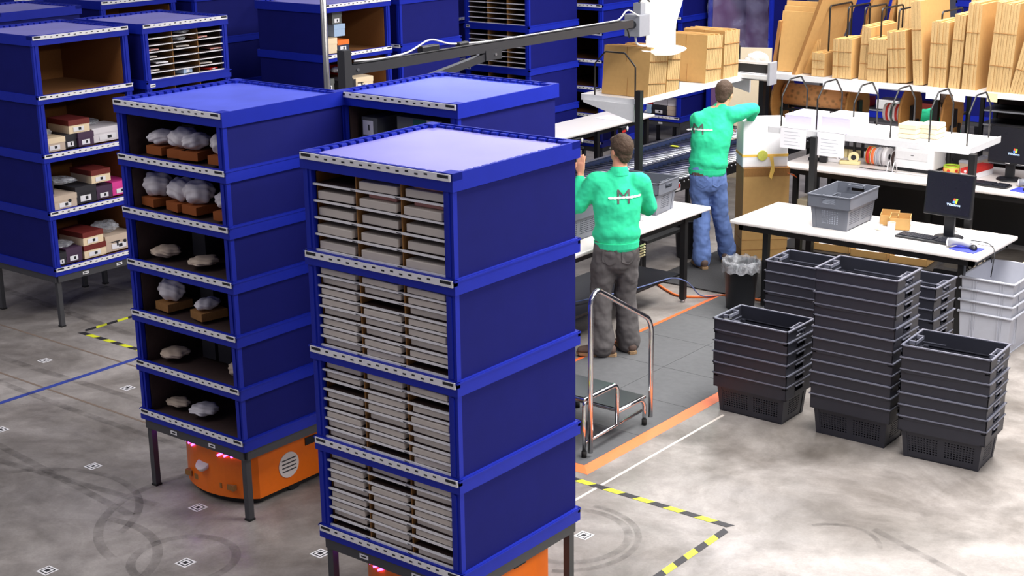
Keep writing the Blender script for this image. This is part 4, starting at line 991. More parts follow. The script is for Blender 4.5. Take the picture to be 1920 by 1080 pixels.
# open cartons and pots beside the monitor
def open_box(label, loc, rz, w_, d_, h_, m='kraft'):
    t = thing('open_carton', label, 'carton', loc, rz)
    b = MB().box((-w_/2, -d_/2, 0), (w_/2, d_/2, .004), m)
    for s in (-1, 1): b.box((s*w_/2, -d_/2, 0), (s*(w_/2-.004), d_/2, h_), m); b.box((-w_/2, s*d_/2, 0), (w_/2, s*(d_/2-.004), h_), m)
    b.build('tray', t)
    return t
o_ = open_box('small open cardboard box with a white sticker left of the near monitor', (-4.98, 11.62, .802), .35, .17, .22, .10); MB().box((.086, -.05, .03), (.0875, .02, .07), 'label_white').build('label', o_)
open_box('low open cardboard box behind the small clear pots', (-5.12, 11.72, .802), .35, .15, .24, .09)
for q, (x, y, lb, h_, full) in enumerate([(-5.09, 11.43, 'short clear pot of pale slips on the near desk', .045, 1), (-4.98, 11.44, 'taller empty clear pot on the near desk', .08, 0)]):
    t = thing('clear_pot', lb, 'pot', (x, y, .802)); MB().lathe([(0, .002), (.032, .002), (.036, h_), (.034, h_), (.030, .004)], 'clear_plastic', 20).build('pot', t)
    if full: MB().box((-.02, -.02, .004), (.02, .02, h_*.9), 'tape_cream').build('slips', t)
# laser printer etc.
pr = thing('printer', 'white laser printer under the paper shelf', 'printer', (-5.82, 14.02, .802), -.02)
MB().box((-.21, -.2, .03), (.21, .2, .25), 'printer_white', bevel=.02).box((-.19, -.19, 0), (.19, .19, .04), 'black_plastic').build('housing', pr)
MB().box((-.19, -.205, .035), (.15, -.198, .115), 'printer_white', bevel=.003).build('paper_tray', pr)
MB().box((-.19, -.207, .12), (.15, -.198, .20), 'grey_plastic' if False else 'white_metal', bevel=.003).build('front_door', pr)
MB().box((-.03, -.209, .165), (.0, -.2065, .172), 'ink').build('badge', pr); MB().box((-.17, -.19, .245), (.12, .05, .256), 'white_metal').box((-.08, -.2, .235), (.05, -.14, .258), 'grey_plastic').build('output_tray', pr)
tag(MB().box((-.14, -.17, 0), (.14, .17, .30), 'black_plastic', bevel=.01).build('computer_tower', None, (-5.50, 14.28, .802)), 'black box shaped device right of the printer under the shelf', 'device')
t = thing('ribbon_tin', 'round tin with a green rim and red flowered side on the packing table', 'tin', (-5.46, 13.90, .802))
MB().lathe([(0, 0), (.075, 0), (.078, .085), (.0, .085)], 'yellow_red', 28).build('tin_body', t); MB().lathe([(.079, .085), (.079, .10), (.066, .10), (.062, .088)], 'ribbon_green', 28).build('lid_rim', t)
for q in range(12):
    a = q*PI/6; MB().cyl((.0765*math.cos(a), .0765*math.sin(a), .025+.03*(q % 2)), (.0795*math.cos(a), .0795*math.sin(a), .025+.03*(q % 2)), .017, 'tile_pattern_red', n=7).build('flower_motif', t)
t = thing('carton', 'long red and white box beside the flowered tin', 'carton', (-5.24, 14.0, .802), -.15)
MB().box((-.06, -.2, 0), (.06, .2, .055), 'paper').build('base', t); MB().box((-.062, -.202, .055), (.062, .202, .10), 'red').cyl((-.01, -.2025, .075), (-.01, -.205, .075), .014, 'label_white').build('lid', t)
t = thing('carton', 'grey and gold box behind the long red and white box', 'carton', (-5.37, 14.25, .802), -.15)
MB().box((-.05, -.2, 0), (.05, .2, .10), 'box_tan').build('base', t); MB().box((-.052, -.202, .10), (.052, .202, .125), 'bin_light').build('lid', t)
# ribbon spools and tape dispensers on the packing table
for q, (x, m_, r_) in enumerate([(-6.34, 'red', .095), (-6.29, 'orange_edge', .09), (-6.23, 'bin_light', .095), (-6.16, 'label_white', .098), (-6.07, 'dark_stock_shade', .085)]):
    t = thing('ribbon_spool', ['red ribbon spool', 'orange ribbon spool', 'silver ribbon spool', 'white ribbon spool', 'dark brown ribbon spool'][q]+' in the row standing left of the printer', 'ribbon spool', (x, 13.95, .802+r_), 0, 'ribbon spools on the packing table')
    MB().cyl((-.018, 0, 0), (.018, 0, 0), r_*.93, m_, n=28).build('ribbon', t)
    for s in (-1, 1): MB().cyl((s*.018, 0, 0), (s*.021, 0, 0), r_, 'label_white' if q != 0 else 'gold', n=28).build('flange', t)
    MB().cyl((-.0225, 0, 0), (.0225, 0, 0), r_*.3, 'ink', n=16).build('hub', t)
def tape_roll(label, loc, r_, w_, rz, m='tape_cream'):
    t = thing('tape_dispenser', label, 'tape dispenser', loc, rz)
    MB().box((-.12, -.035, 0), (.09, .035, .035), m, bevel=.006).build('base', t)
    MB().cyl((.02, -w_/2, .035+r_*.75), (.02, w_/2, .035+r_*.75), r_, m, n=28).cyl((.02, -w_/2-.001, .035+r_*.75), (.02, w_/2+.001, .035+r_*.75), r_*.5, 'ink', n=20).build('tape_roll', t)
    b = MB(); b.poly([(-.12, -.03, .035), (-.12, .03, .035), (-.06, .03, .10), (-.06, -.03, .10)], m, (-.003, 0, .0)); b.build('cutter', t)
tape_roll('cream tape dispenser with a big roll left of the ribbon spools', (-6.50, 13.84, .802), .055, .045, .3)
tape_roll('small white roll of tape in a holder beside the black tape gun', (-6.66, 13.86, .802), .035, .04, .1, 'label_white')
t = thing('tape_gun', 'black tape gun with a handle lying on the packing table', 'tape gun', (-6.84, 13.76, .815), .15)
MB().tube([(-.10, 0, .01), (.02, 0, .015)], .017, 'black_plastic', 10).build('handle', t); MB().box((.02, -.03, -.01), (.10, .03, .07), 'black_plastic', bevel=.008).build('body', t)
for s in (-1, 1): tag(MB().tube([(0, -.05, 0), (0, -.02, .09), (0, .03, .10), (0, .06, .0)], .006, 'label_white', 8, .02).build('wire_stand', None, (-6.02+.03*s, 13.75, .803)), 'white wire loop beside the ribbon spools, %s one' % ('left' if s < 0 else 'right'), 'wire stand')
tag(MB().box((-.4, -.02, 0), (.4, .02, .002), 'paper').box((-.4, -.25, .0), (-.0, .02, .002), 'paper').build('paper_sheet', None, (-5.95, 13.72, .802)), 'thin white sheet lying at the front of the packing table before the spools', 'paper')
b = MB()
for q in range(4): b.box((-.2+.1*q, -.06, 0), (-.115+.1*q, .06, .09), 'tape_cream')
tag(b.build('card_box', None, (-6.78, 14.2, .802)), 'row of cream cards at the back of the packing table below the hanging papers', 'cards')
# paper stacks on the shelf
def paper_stack(label, loc, w_, d_, h_, rz, hang=0):
    t = thing('paper_stack', label, 'paper stack', loc, rz, 'paper on the shelf above the near desk')
    MB().box((-w_/2, -d_/2, 0), (w_/2, d_/2, h_-.004), 'paper_lilac').build('sheets', t); MB().box((-w_/2-.003, -d_/2-.003, h_-.004), (w_/2, d_/2, h_), 'paper').build('top_sheet', t)
    if hang:
        b = MB().box((-w_/2-.01, -d_/2-.06, -hang), (w_/2-.02, -d_/2-.057, .02), 'paper').box((-w_/2-.01, -d_/2-.06, .017), (w_/2-.02, -d_/2+.02, .02), 'paper')
        if hang > .16:
            for q in range(5): b.box((-w_/2+.03, -d_/2-.061, -hang+.03+q*.03), (w_/2-.08-.02*(q % 3), -d_/2-.06, -hang+.034+q*.03), 'bin_light')
        b.build('hanging_sheet', t)
paper_stack('tall white paper stack at the left end of the shelf with a sheet hanging down', (-6.22, 12.26, 1.452), .27, .36, .13, 0, .17)
paper_stack('tall white paper stack next to it with a longer printed sheet hanging down', (-5.84, 12.26, 1.452), .28, .38, .15, 0, .20)
paper_stack('low white paper pile right of the two tall stacks', (-5.50, 12.40, 1.452), .30, .28, .03, .05)
for q in range(3):
    for s in range(2):
        MBm = MB().box((-.085, -.10, 0), (.085, .10, .042), 'cream', bevel=.008)
        tag(MBm.build('booklet_bundle', None, (-5.22+.15*s, 12.30+.10*s, 1.452+q*.043), .08*math.sin(q*3+s)), 'bundle of cream booklets on the shelf, %s in the %s pile' % (['bottom', 'middle', 'top'][q], ['left', 'right'][s]), 'booklets', 'cream booklets on the shelf')
tag(MB().box((-.05, -.001, -.04), (.05, .001, .04), 'tape_cream').build('sticky_note', None, (-4.98, 13.552, 1.66)), 'small yellow note stuck on the edge of the cardboard shelf', 'note')
for q, (x, w_) in enumerate([(-6.42, .60), (-5.56, .14), (-5.3, .12)]):
    tag(MB().box((-w_/2, -.001, -.045), (w_/2, .001, .04), 'paper').build('shelf_notice', None, (x, 13.551, 1.64)), 'white paper notice hanging from the large shelf edge, %s' % ['widest one', 'middle one', 'right one'][q], 'notice')

# ---------------------------------------------------------------- wrapping paper rolls
rk = thing('paper_roll_rack', 'rack of round wooden end discs holding wrapping paper rolls below the large shelf', 'roll rack', (0, 14.12, 0))
for x in (-7.46, -6.60, -6.02, -5.58):
    MB().cyl((x-.012, 0, 1.35), (x+.012, 0, 1.35), .27, 'wood', n=40).build('end_disc', rk)
    MB().box((x+.013, -.04, 1.24), (x+.04, .04, 1.42), 'black_metal').build('bearing_bracket', rk)
MB().box((-7.44, -.10, 1.26), (-6.52, -.08, 1.285), 'black_metal').box((-7.44, .10, 1.26), (-6.52, .12, 1.285), 'black_metal').build('cutter_bar', rk)
for x in (-7.42, -6.56, -5.98, -5.54):
    for y in (-.1, .1): MB().box((x-.012, y-.012, .802), (x+.012, y+.012, 1.27), 'black_metal').build('leg', rk)
MB().box((-7.40, -.02, .90), (-5.54, .0, .93), 'black_metal').build('cross_bar', rk)
def roll(label, x0, x1, r_, m, y=14.12, z=1.42):
    t = thing('paper_roll', label, 'paper roll', (x0, y, z), 0, 'rolls in the wooden rack')
    MB().cyl((0, 0, 0), (x1-x0, 0, 0), r_, m, n=32).build('paper', t); MB().cyl((-.03, 0, 0), (x1-x0+.03, 0, 0), .02, 'steel', n=12).build('spindle', t)
    return t
roll('long orange brown floral wrapping paper roll in the wooden rack', -7.42, -6.68, .115, 'floral')
t = roll('short white ribbon roll with red and green print in the wooden rack', -6.28, -6.10, .09, 'label_white', z=1.33)
for q, m_ in enumerate(('red', 'box_green', 'red')): MB().cyl((.03+q*.05, 0, 0), (.055+q*.05, 0, 0), .0915, m_, n=32).build('printed_band', t)
# dark racks in the background
def rack(label, x0, x1, y, zs, h, depth=.4, m='black_metal'):
    t = thing('storage_rack', label, 'rack', ((x0+x1)/2, y, 0)); w_ = (x1-x0)/2
    for sx in (-1, 1):
        for sy in (0, 1): MB().box((sx*w_-.02, sy*depth-.02, 0), (sx*w_+.02, sy*depth+.02, h), m).build('upright', t)
    for z in zs: MB().box((-w_, 0, z-.02), (w_, depth, z), m).box((-w_, -.008, z-.022), (w_, 0, z-.008), 'grey_plastic').build('shelf_board', t)
    return t
rack('black background rack with thin shelves at the right, behind the far monitor', -5.72, -3.4, 15.3, (.3, .7, .95, 1.1, 1.25, 1.40, 1.55), 1.66)
MB_ = MB().box((-5.7, 15.70, .1), (-3.4, 15.72, 1.66), 'dark_stock_shade'); tag(MB_.build('backboard'), 'dark brown board closing the back of the right background rack', 'board')
for q, (x, z, m_, w_, h_, t_) in enumerate([(-5.22, 1.40, 'paper', .14, .06, 'white'), (-5.2, 1.25, 'red', .14, .07, 'red'), (-5.2, 1.10, 'mousepad_blue', .12, .05, 'blue'), (-5.2, 1.15, 'paper', .12, .04, 'small white'), (-5.2, .95, 'bin_light', .15, .09, 'pale grey'), (-4.7, 1.40, 'dark_stock_shade', .15, .05, 'brown'), (-4.6, 1.10, 'kraft_dark', .5, .07, 'wide tan'), (-5.5, .70, 'kraft_dark', .2, .1, 'tan')]):
    if t_ == 'small white': continue
    tag(MB().box((-w_/2, 0, 0), (w_/2, .2, h_), m_).build('carton', None, (x, 15.32, z+.002)), '%s carton on the right background rack' % t_, 'carton')
rack('low dark rack behind the floral paper roll', -7.7, -6.1, 15.5, (.4, .8, 1.1, 1.35, 1.55), 1.62)
for q in range(9):
    m_ = ['box_plum', 'mousepad_blue', 'red', 'box_navy', 'maroon', 'box_green', 'box_plum', 'red', 'mousepad_blue'][q]
    tag(MB().box((-.07, 0, 0), (.07, .25, .06+.01*(q % 3)), m_).build('carton', None, (-7.55+.165*q, 15.52, 1.352)), '%s packet on the rack behind the floral roll, %s' % (m_.replace('_', ' ').replace('box ', '').replace('mousepad ', ''), ['leftmost', 'second', 'third', 'fourth', 'fifth', 'sixth', 'seventh', 'eighth', 'rightmost'][q]), 'packet', 'packets behind the floral roll')
for q, (x, w_, m_) in enumerate([(-7.3, .3, 'red'), (-6.9, .25, 'label_white'), (-6.5, .3, 'maroon')]):
    tag(MB().box((-w_/2, 0, 0), (w_/2, .25, .1), m_).build('carton', None, (x, 15.52, 1.102)), '%s carton on the lower level of that rack' % ['red', 'white', 'maroon'][q], 'carton')
tag(MB().box((0, 0, 0), (.62, .03, 1.62), 'beige').box((-.02, -.01, 0), (.01, .04, 1.66), 'label_white').build('partition_panel', None, (-9.22, 15.8, 0), .35), 'beige partition panel with a white edge behind the blue jeans worker', 'panel')
# under the tables
for q, (x, y, lb) in enumerate([(-6.20, 12.98, 'left'), (-5.80, 12.96, 'middle'), (-5.40, 12.96, 'right')]):
    o_ = open_box('shallow brown carton with white papers under the packing table, %s one' % lb, (x, y, .142), .1, .36, .34, .07, 'kraft')
    MB().box((-.15, -.14, .005), (.08, .12, .055), 'paper').build('papers', o_)
t = thing('low_shelf', 'low black shelf under the packing table', 'shelf', (-5.85, 12.96, 0)); MB().box((-.9, -.24, .12), (.9, .24, .14), 'black_metal').build('board', t)
for s in (-1, 1): MB().box((s*.85-.02, -.2, 0), (s*.85+.02, .2, .12), 'black_metal').build('leg', t)
for q, (x, y) in enumerate([(-5.84, 12.96), (-5.36, 12.92)]):
    tag(MB().tube([(-.10, 0, .0), (-.04, .03, .03), (.03, -.02, .01), (.10, .02, .03)], .026, 'ribbon_green', 8, .03).build('ribbon', None, (x, y, .20)), 'bright green ribbon coil in the %s carton under the packing table' % ['middle', 'right'][q], 'ribbon')
for q, (x, y, s_, lb, m_) in enumerate([(-6.9, 13.75, (.16, .3, .42), 'cream equipment box under the left end of the packing table', 'cream'), (-6.55, 13.8, (.12, .3, .42), 'pale equipment box next to the cream one under the packing table', 'bin_light'), (-4.62, 12.25, (.36, .08, .70), 'beige panel standing behind the near monitor', 'beige'),
        (-3.95, 12.3, (.2, .4, .6), 'grey cabinet behind the right end of the near desk', 'grey_plastic'), (-4.12, 12.25, (.10, .36, .45), 'white box standing behind the bins under the desk end', 'beige')]):
    tag(MB().box((-s_[0]/2, -s_[1]/2, 0), (s_[0]/2, s_[1]/2, s_[2]), m_, bevel=.01).build('equipment_box', None, (x, y, .0)), lb, 'box')
t = thing('waste_bag', 'dark grey bag under the right half of the near desk', 'bag', (-4.9, 12.0, 0))
MB().box((.1, -.1, 0), (.4, .2, .42), 'black_plastic', bevel=.05).build('body', t)
# partition of black back panels under the packing table
tag(MB().box((-7.0, 14.45, .05), (-3.7, 14.47, .74), 'black_metal').build('modesty_panel'), 'black panel closing the back of the packing table', 'panel')
# box tower with white gift box
tw = thing('shipping_box', 'tall brown cardboard box on the floor behind the worker in jeans', 'box', (-6.90, 12.70, 0), math.radians(42))
MB().box((-.23, -.17, 0), (.225, .17, .94), 'kraft').build('body', tw)
for z in (.12, .22): MB().box((-.232, -.172, z), (.232, .172, z+.004), 'kraft_dark').build('crease', tw)
MB().box((-.226, -.171, .86), (.226, .171, .942), 'kraft_dark').build('flap', tw)
gb = thing('gift_box', 'large white box with a peach ribbon band and gold seal on the brown box', 'gift box', (-6.92, 12.70, .943), math.radians(42))
MB().box((-.225, -.15, 0), (.225, .15, .46), 'paper', bevel=.012).build('body', gb)
MB().box((-.227, -.152, .105), (.227, .152, .13), 'ribbon_yellow').build('ribbon_band', gb)
MB().cyl((-.03, -.152, .12), (-.03, -.164, .12), .050, 'seal', n=28).build('seal', gb)
b = MB(); b.poly([(.03, -.168, .13), (.07, -.175, .12), (.085, -.20, -.02), (.055, -.205, -.11), (.03, -.20, -.08), (.055, -.185, .02)], 'ribbon_yellow', (0, -.003, 0)); b.build('ribbon_tail', gb)
b = MB(); b.poly([(.21, -.19, -.05), (.25, -.21, -.07), (.30, -.26, -.09), (.27, -.25, -.06)], 'orange_edge', (0, -.003, 0)); b.build('ribbon_tail', gb)
# ---------------------------------------------------------------- people
RV = Vector((math.cos(YAW), -math.sin(YAW), 0)); FV = Vector((math.sin(YAW), math.cos(YAW), 0))
def loft(mb, pts, side, m, n=16, caps=True):
    """pts: (pos, rx, ry); rx along side, ry across; hemispherical ends"""
    P = [Vector(p[0]) for p in pts]; rings = []
    full = []
    def fr(i):
        t = (P[min(i+1, len(P)-1)]-P[max(i-1, 0)]).normalized()
        a = side - t*side.dot(t)
        if a.length < .05: a = t.orthogonal()
        a.normalize(); return t, a, t.cross(a)
    for i, (p, rx, ry) in enumerate(pts):
        t, a, b_ = fr(i)
        if i == 0 and caps:
            for k in (1.0, .8, .45): full.append((P[0]-t*min(rx, ry)*k, rx*math.sqrt(max(0, 1-k*k))+.0005, ry*math.sqrt(max(0, 1-k*k))+.0005, a, b_))
        full.append((P[i], rx, ry, a, b_))
        if i == len(pts)-1 and caps:
            for k in (.45, .8, 1.0): full.append((P[i]+t*min(rx, ry)*k, rx*math.sqrt(max(0, 1-k*k))+.0005, ry*math.sqrt(max(0, 1-k*k))+.0005, a, b_))
    for c, rx, ry, a, b_ in full:
        rings.append([mb.bm.verts.new(c+a*rx*math.cos(2*PI*k/n)+b_*ry*math.sin(2*PI*k/n)) for k in range(n)])
    mi = mb.mi(m)
    for A, B in zip(rings, rings[1:]):
        for k in range(n): f = mb.bm.faces.new((A[k], A[(k+1) % n], B[(k+1) % n], B[k])); f.material_index = mi
    mb.bm.faces.new(rings[0][::-1]); mb.bm.faces.new(rings[-1])
def smoothpath(pts, sub=4):
    out = []
    for i in range(len(pts)-1):
        p0, p1, p2, p3 = pts[max(i-1, 0)], pts[i], pts[i+1], pts[min(i+2, len(pts)-1)]
        for k in range(sub):
            t = k/sub
            def cr(a, b, c, d): return .5*((2*b)+(-a+c)*t+(2*a-5*b+4*c-d)*t*t+(-a+3*b-3*c+d)*t**3)
            out.append((Vector([cr(p0[0][j], p1[0][j], p2[0][j], p3[0][j]) for j in range(3)]), cr(p0[1], p1[1], p2[1], p3[1]), cr(p0[2], p1[2], p2[2], p3[2])))
    out.append((Vector(pts[-1][0]), pts[-1][1], pts[-1][2])); return out
def remesh(mb, name, m, voxel, smooth=6, parent=None, wr=None):
    me = mb.mesh(name); o = bpy.data.objects.new(name, me); C.objects.link(o)
    r = o.modifiers.new('r', 'REMESH'); r.mode = 'VOXEL'; r.voxel_size = voxel; r.use_smooth_shade = True
    s = o.modifiers.new('s', 'SMOOTH'); s.iterations = smooth; s.factor = .5
    if wr:
        tx = bpy.data.textures.new('wrinkle', 'CLOUDS'); tx.noise_scale = wr[1]; tx.noise_depth = 3
        d = o.modifiers.new('d', 'DISPLACE'); d.texture = tx; d.strength = wr[0]; d.mid_level = .5
        s2 = o.modifiers.new('s2', 'SMOOTH'); s2.iterations = 2
    dg = bpy.context.evaluated_depsgraph_get(); me2 = bpy.data.meshes.new_from_object(o.evaluated_get(dg))
    bpy.data.objects.remove(o); me2.materials.clear(); me2.materials.append(M[m])
    for p in me2.polygons: p.use_smooth = True; p.material_index = 0
    return link(name, me2, parent)
def patch_on(obj_, me, name, origin, ux, uz, dirn, parent):
    """lay a flat mesh (x, y) onto the surface of obj_"""
    bv = BVHTree.FromPolygons([v.co for v in obj_.data.vertices], [p.vertices for p in obj_.data.polygons])
    for v in me.vertices:
        p = origin+ux*v.co.x+uz*v.co.y
        h = bv.ray_cast(p-dirn*1.0, dirn)
        v.co = (h[0]-dirn*(.006)) if h[0] else p
    return link(name, me, parent)
def subdiv(me, n=3):
    bm = bmesh.new(); bm.from_mesh(me); bmesh.ops.subdivide_edges(bm, edges=bm.edges, cuts=n, use_grid_fill=True); bmesh.ops.triangulate(bm, faces=bm.faces); bm.to_mesh(me); bm.free(); return me
def person(label, base, J, shirt, pants, yaw_face, pants_r=1.0, shade='hair'):
    """J maps joint name to (u right, v away, z) relative to the base, seen from the camera"""
    def W(p): return RV*p[0] + FV*p[1] + Vector((0, 0, p[2]))
    t = thing('person', label, 'person', base)
    j = {k: W(v) for k, v in J.items() if not k.startswith('_')}
    side = (j['shR']-j['shL']).normalized(); hips = (j['hipR']-j['hipL']).normalized()
    F = W((yaw_face[0], yaw_face[1], 0)).normalized()        # where the face looks
    hs = F.cross(Vector((0, 0, 1))).normalized(); hup = (Vector((0, 0, 1))+F*yaw_face[2]).normalized(); F = hup.cross(hs)*-1 if hup.cross(hs).dot(F) < 0 else hup.cross(hs)
    # ---- body
    b = MB(); sk = 'skin'; neck = j['neck']; head = j['head']
    fw = Vector((0, 0, 1)).cross(side).normalized()
    loft(b, smoothpath([(j['pelvis']-Vector((0, 0, .08)), .13, .10), (j['pelvis'], .155, .11), (j['pelvis'].lerp(j['chest'], .5), .135, .10), (j['chest'], .165, .115), ((j['shL']+j['shR'])/2, .15, .085), (neck, .055, .06)]), side, sk, 24)
    loft(b, [(neck-Vector((0, 0, .03)), .062, .062), (head-hup*.06, .055, .06)], side, sk, 16)
    # skull, jaw, nose, ears
    hm = Matrix((hs, F, hup)).transposed().to_4x4()
    def hp(x, y, z): return head+hs*x+F*y+hup*z
    b.sphere(hp(0, -.012, .03), .1, sk, (.76, .95, .95), 14, hm); b.sphere(hp(0, .025, -.035), .07, sk, (.82, .95, 1.05), 12, hm)
    b.sphere(hp(0, .05, -.075), .032, sk, (1.1, 1, .8), 8, hm)
    loft(b, [(hp(0, .088, .02), .009, .009), (hp(0, .108, -.018), .015, .012)], hs, sk, 8)
    for s in (-1, 1): b.sphere(hp(s*.077, -.008, -.005), .032, sk, (.28, .6, 1), 8, hm)
    for s, S in ((-1, 'L'), (1, 'R')):
        sh, el, ha = j['sh'+S], j['el'+S], j['ha'+S]
        loft(b, smoothpath([(sh, .052, .055), (sh.lerp(el, .5), .046, .046), (el, .038, .038), (el.lerp(ha, .35), .039, .037), (ha, .024, .028)]), fw, sk, 14)
        # palm, four fingers, thumb
        d = (ha-el).normalized(); hd = W(J['_hand'+S]).normalized() if '_hand'+S in J else d
        pn = W(J['_palm'+S]).normalized(); pn = (pn-hd*pn.dot(hd)).normalized(); ac = hd.cross(pn).normalized()
        loft(b, [(ha+hd*.0, .026, .018), (ha+hd*.05, .040, .015), (ha+hd*.085, .040, .013)], ac, sk, 12)
        cu = J.get('_curl'+S, .35)
        for q, (off, L) in enumerate(((-.030, .066), (-.010, .078), (.010, .072), (.030, .056))):
            p = ha+hd*.082+ac*off; dirn = hd.copy(); pts = [(p, .0095, .0095)]
            for seg, fr in enumerate((.42, .32, .26)):
                dirn = (dirn*math.cos(cu*(1+seg*.2)) + pn*math.sin(cu*(1+seg*.2))).normalized(); p = p+dirn*L*fr; pts.append((p, .0088-.001*seg, .0088-.001*seg))
            loft(b, pts, ac, sk, 8)
        ts = J.get('_thumb'+S, 1)
        p = ha+hd*.028+ac*.026*ts; q1 = p+(ac*ts*.7+hd*.55+pn*.35).normalized()*.042; q2 = q1+(ac*ts*.25+hd*.8+pn*.45).normalized()*.034
        loft(b, [(p, .013, .013), (q1, .0105, .0105), (q2, .0085, .0085)], hd, sk, 8)
        hp_, kn, an = j['hip'+S], j['kn'+S], j['an'+S]
        loft(b, smoothpath([(hp_, .085, .085), (hp_.lerp(kn, .5), .072, .075), (kn, .052, .055), (kn.lerp(an, .35), .052, .056), (an, .034, .038)]), hips, sk, 14)
        td = W(J['_toe'+S]).normalized()
        loft(b, [(an-Vector((0, 0, .045))-td*.02, .032, .03), (an-Vector((0, 0, .055))+td*.10, .036, .024), (an-Vector((0, 0, .06))+td*.16, .03, .018)], td.cross(Vector((0, 0, 1))), sk, 10)
    body = remesh(b, 'body', sk, .0065, 3, t)
    for s in (-1, 1):
        MB().sphere(hp(s*.032, .083, .012), .011, 'eye_white', (1, .6, .7), 8, hm).sphere(hp(s*.032, .089, .012), .005, 'ink', (1, .6, 1), 6, hm).build('eye', t)
    MB().sphere(hp(0, .092, -.048), .02, 'lip', (1.1, .35, .3), 8, hm).build('mouth', t)
    # ---- hair
    b = MB(); b.sphere(hp(0, -.022, .042), .108, 'hair', (.80, .95, .93), 16, hm); b.sphere(hp(0, -.062, -.02), .07, 'hair', (.95, .55, 1.0), 12, hm)
    b.sphere(hp(0, .045, .085), .055, 'hair', (1.1, .8, .5), 10, hm)
    hr = remesh(b, 'hair', 'hair', .006, 2, t, (.012, .03))
    # ---- shirt
    b = MB(); off = .030
    pel = j['pelvis']; up = (j['chest']-pel).normalized()
    loft(b, smoothpath([(pel+Vector((0, 0, .02)), .175, .135), (pel+up*.06, .190, .148), (pel.lerp(j['chest'], .5), .180, .138), (j['chest'], .198, .14), ((j['shL']+j['shR'])/2, .170, .10), (neck-Vector((0, 0, .02)), .075, .075)]), side, 'green_shirt', 28)
    for S in 'LR':
        sh, el, ha = j['sh'+S], j['el'+S], j['ha'+S]
        loft(b, smoothpath([(sh.lerp((j['shL']+j['shR'])/2, .25), .085, .09), (sh, .082, .085), (sh.lerp(el, .5), .073, .073), (el, .064, .062), (el.lerp(ha, .45), .060, .058), (el.lerp(ha, .80), .050, .048), (el.lerp(ha, .88), .038, .037)]), fw, 'green_shirt', 18)
    s_o = remesh(b, 'shirt', shirt, .010, 5, t, (.030, .10))
    b = MB(); loft(b, [(neck-Vector((0, 0, .035)), .078, .078), (neck-Vector((0, 0, .012)), .072, .072)], side, 'green_shirt', 24, False); b.build('collar', s_o)
    # hem band
    b = MB(); loft(b, [(pel+Vector((0, 0, -.055)), .168, .128), (pel+Vector((0, 0, -.035)), .178, .136), (pel+Vector((0, 0, .01)), .182, .14)], side, shirt, 28, False); b.build('hem', s_o)
    # ---- trousers
    b = MB(); k_ = pants_r
    loft(b, smoothpath([(pel+Vector((0, 0, .03)), .158, .118), (pel-Vector((0, 0, .06)), .170, .130), (pel-Vector((0, 0, .14)), .150, .125)]), hips, pants, 24)
    for S in 'LR':
        hp_, kn, an = j['hip'+S], j['kn'+S], j['an'+S]
        loft(b, smoothpath([(hp_, .098, .108), (hp_.lerp(kn, .5), .092*k_, .098*k_), (kn, .080*k_, .085*k_), (kn.lerp(an, .5), .082*k_, .088*k_), (kn.lerp(an, .93), .090*k_, .100*k_), (an-Vector((0, 0, .03)), .085*k_, .095*k_)]), hips, pants, 20, True)
    p_o = remesh(b, 'trousers', pants, .010, 4, t, (.034, .085))
    # back pockets, stitched on the seat
    for s in (-1, 1):
        bp = MB(); bp.poly([(-.055, .06, 0), (.055, .06, 0), (.055, -.045, 0), (0, -.075, 0), (-.055, -.045, 0)], pants)
        mp = subdiv(bp.mesh('back_pocket'), 4); fwd = Vector((0, 0, 1)).cross(hips).normalized()
        patch_on(p_o, mp, 'back_pocket', pel+hips*.075*s-Vector((0, 0, .09)), hips, Vector((0, 0, 1)), fwd, p_o)
    bt = MB(); loft(bt, [(pel+Vector((0, 0, -.045)), .172, .132), (pel+Vector((0, 0, -.015)), .172, .132)], hips, 'shoe_brown', 28, False); bt.build('belt', p_o)
    # ---- shoes
    for S in 'LR':
        an = j['an'+S]; td = W(J['_toe'+S]).normalized(); ts_ = td.cross(Vector((0, 0, 1))).normalized(); g = Vector((an.x, an.y, 0))
        b = MB(); loft(b, smoothpath([(g-td*.075+Vector((0, 0, .055)), .040, .045), (g+td*.0+Vector((0, 0, .06)), .045, .052), (g+td*.10+Vector((0, 0, .048)), .052, .038), (g+td*.18+Vector((0, 0, .038)), .046, .026)]), ts_, 'shoe_brown', 16)
        so = remesh(b, 'shoe', 'shoe_brown', .007, 3, t)
        b = MB(); b.poly([g+td*a+ts_*c_+Vector((0, 0, .002)) for a, c_ in ((-.11, -.03), (-.12, 0), (-.11, .03), (0, .042), (.10, .055), (.18, .048), (.215, .0), (.18, -.048), (.10, -.055), (0, -.042))], 'shoe_sole', (0, 0, .022)); b.build('sole', so)
    bpy.context.view_layer.update()
    return t, s_o, p_o, W, fw, pel, hips, j
def shirt_mark(s_o, W, origin, ux, sc):
    me = subdiv(text_mesh('M', .155*sc, 'charcoal', 0)); me2 = subdiv(text_mesh('M', .11*sc, 'green_shirt', 0))
    patch_on(s_o, me, 'chest_print', origin, ux, Vector((0, 0, 1)), FV, s_o)
    b = MB()
    for i in range(30):   # blurred white script line crossing the big letter
        x = -.06+i*.0088; h = .005+.005*abs(math.sin(i*2.3)); b.poly([(x, .045-h+x*.02, 0), (x+.0075, .045-h+x*.02, 0), (x+.0082, .045+h+x*.02, 0), (x+.0007, .045+h+x*.02, 0)], 'label_white')
    me3 = b.mesh('script_print')
    for v in me3.vertices: v.co *= sc
    o = patch_on(s_o, me3, 'script_print', origin-FV*.004, ux, Vector((0, 0, 1)), FV, s_o)
    for v in o.data.vertices: v.co -= FV*.004

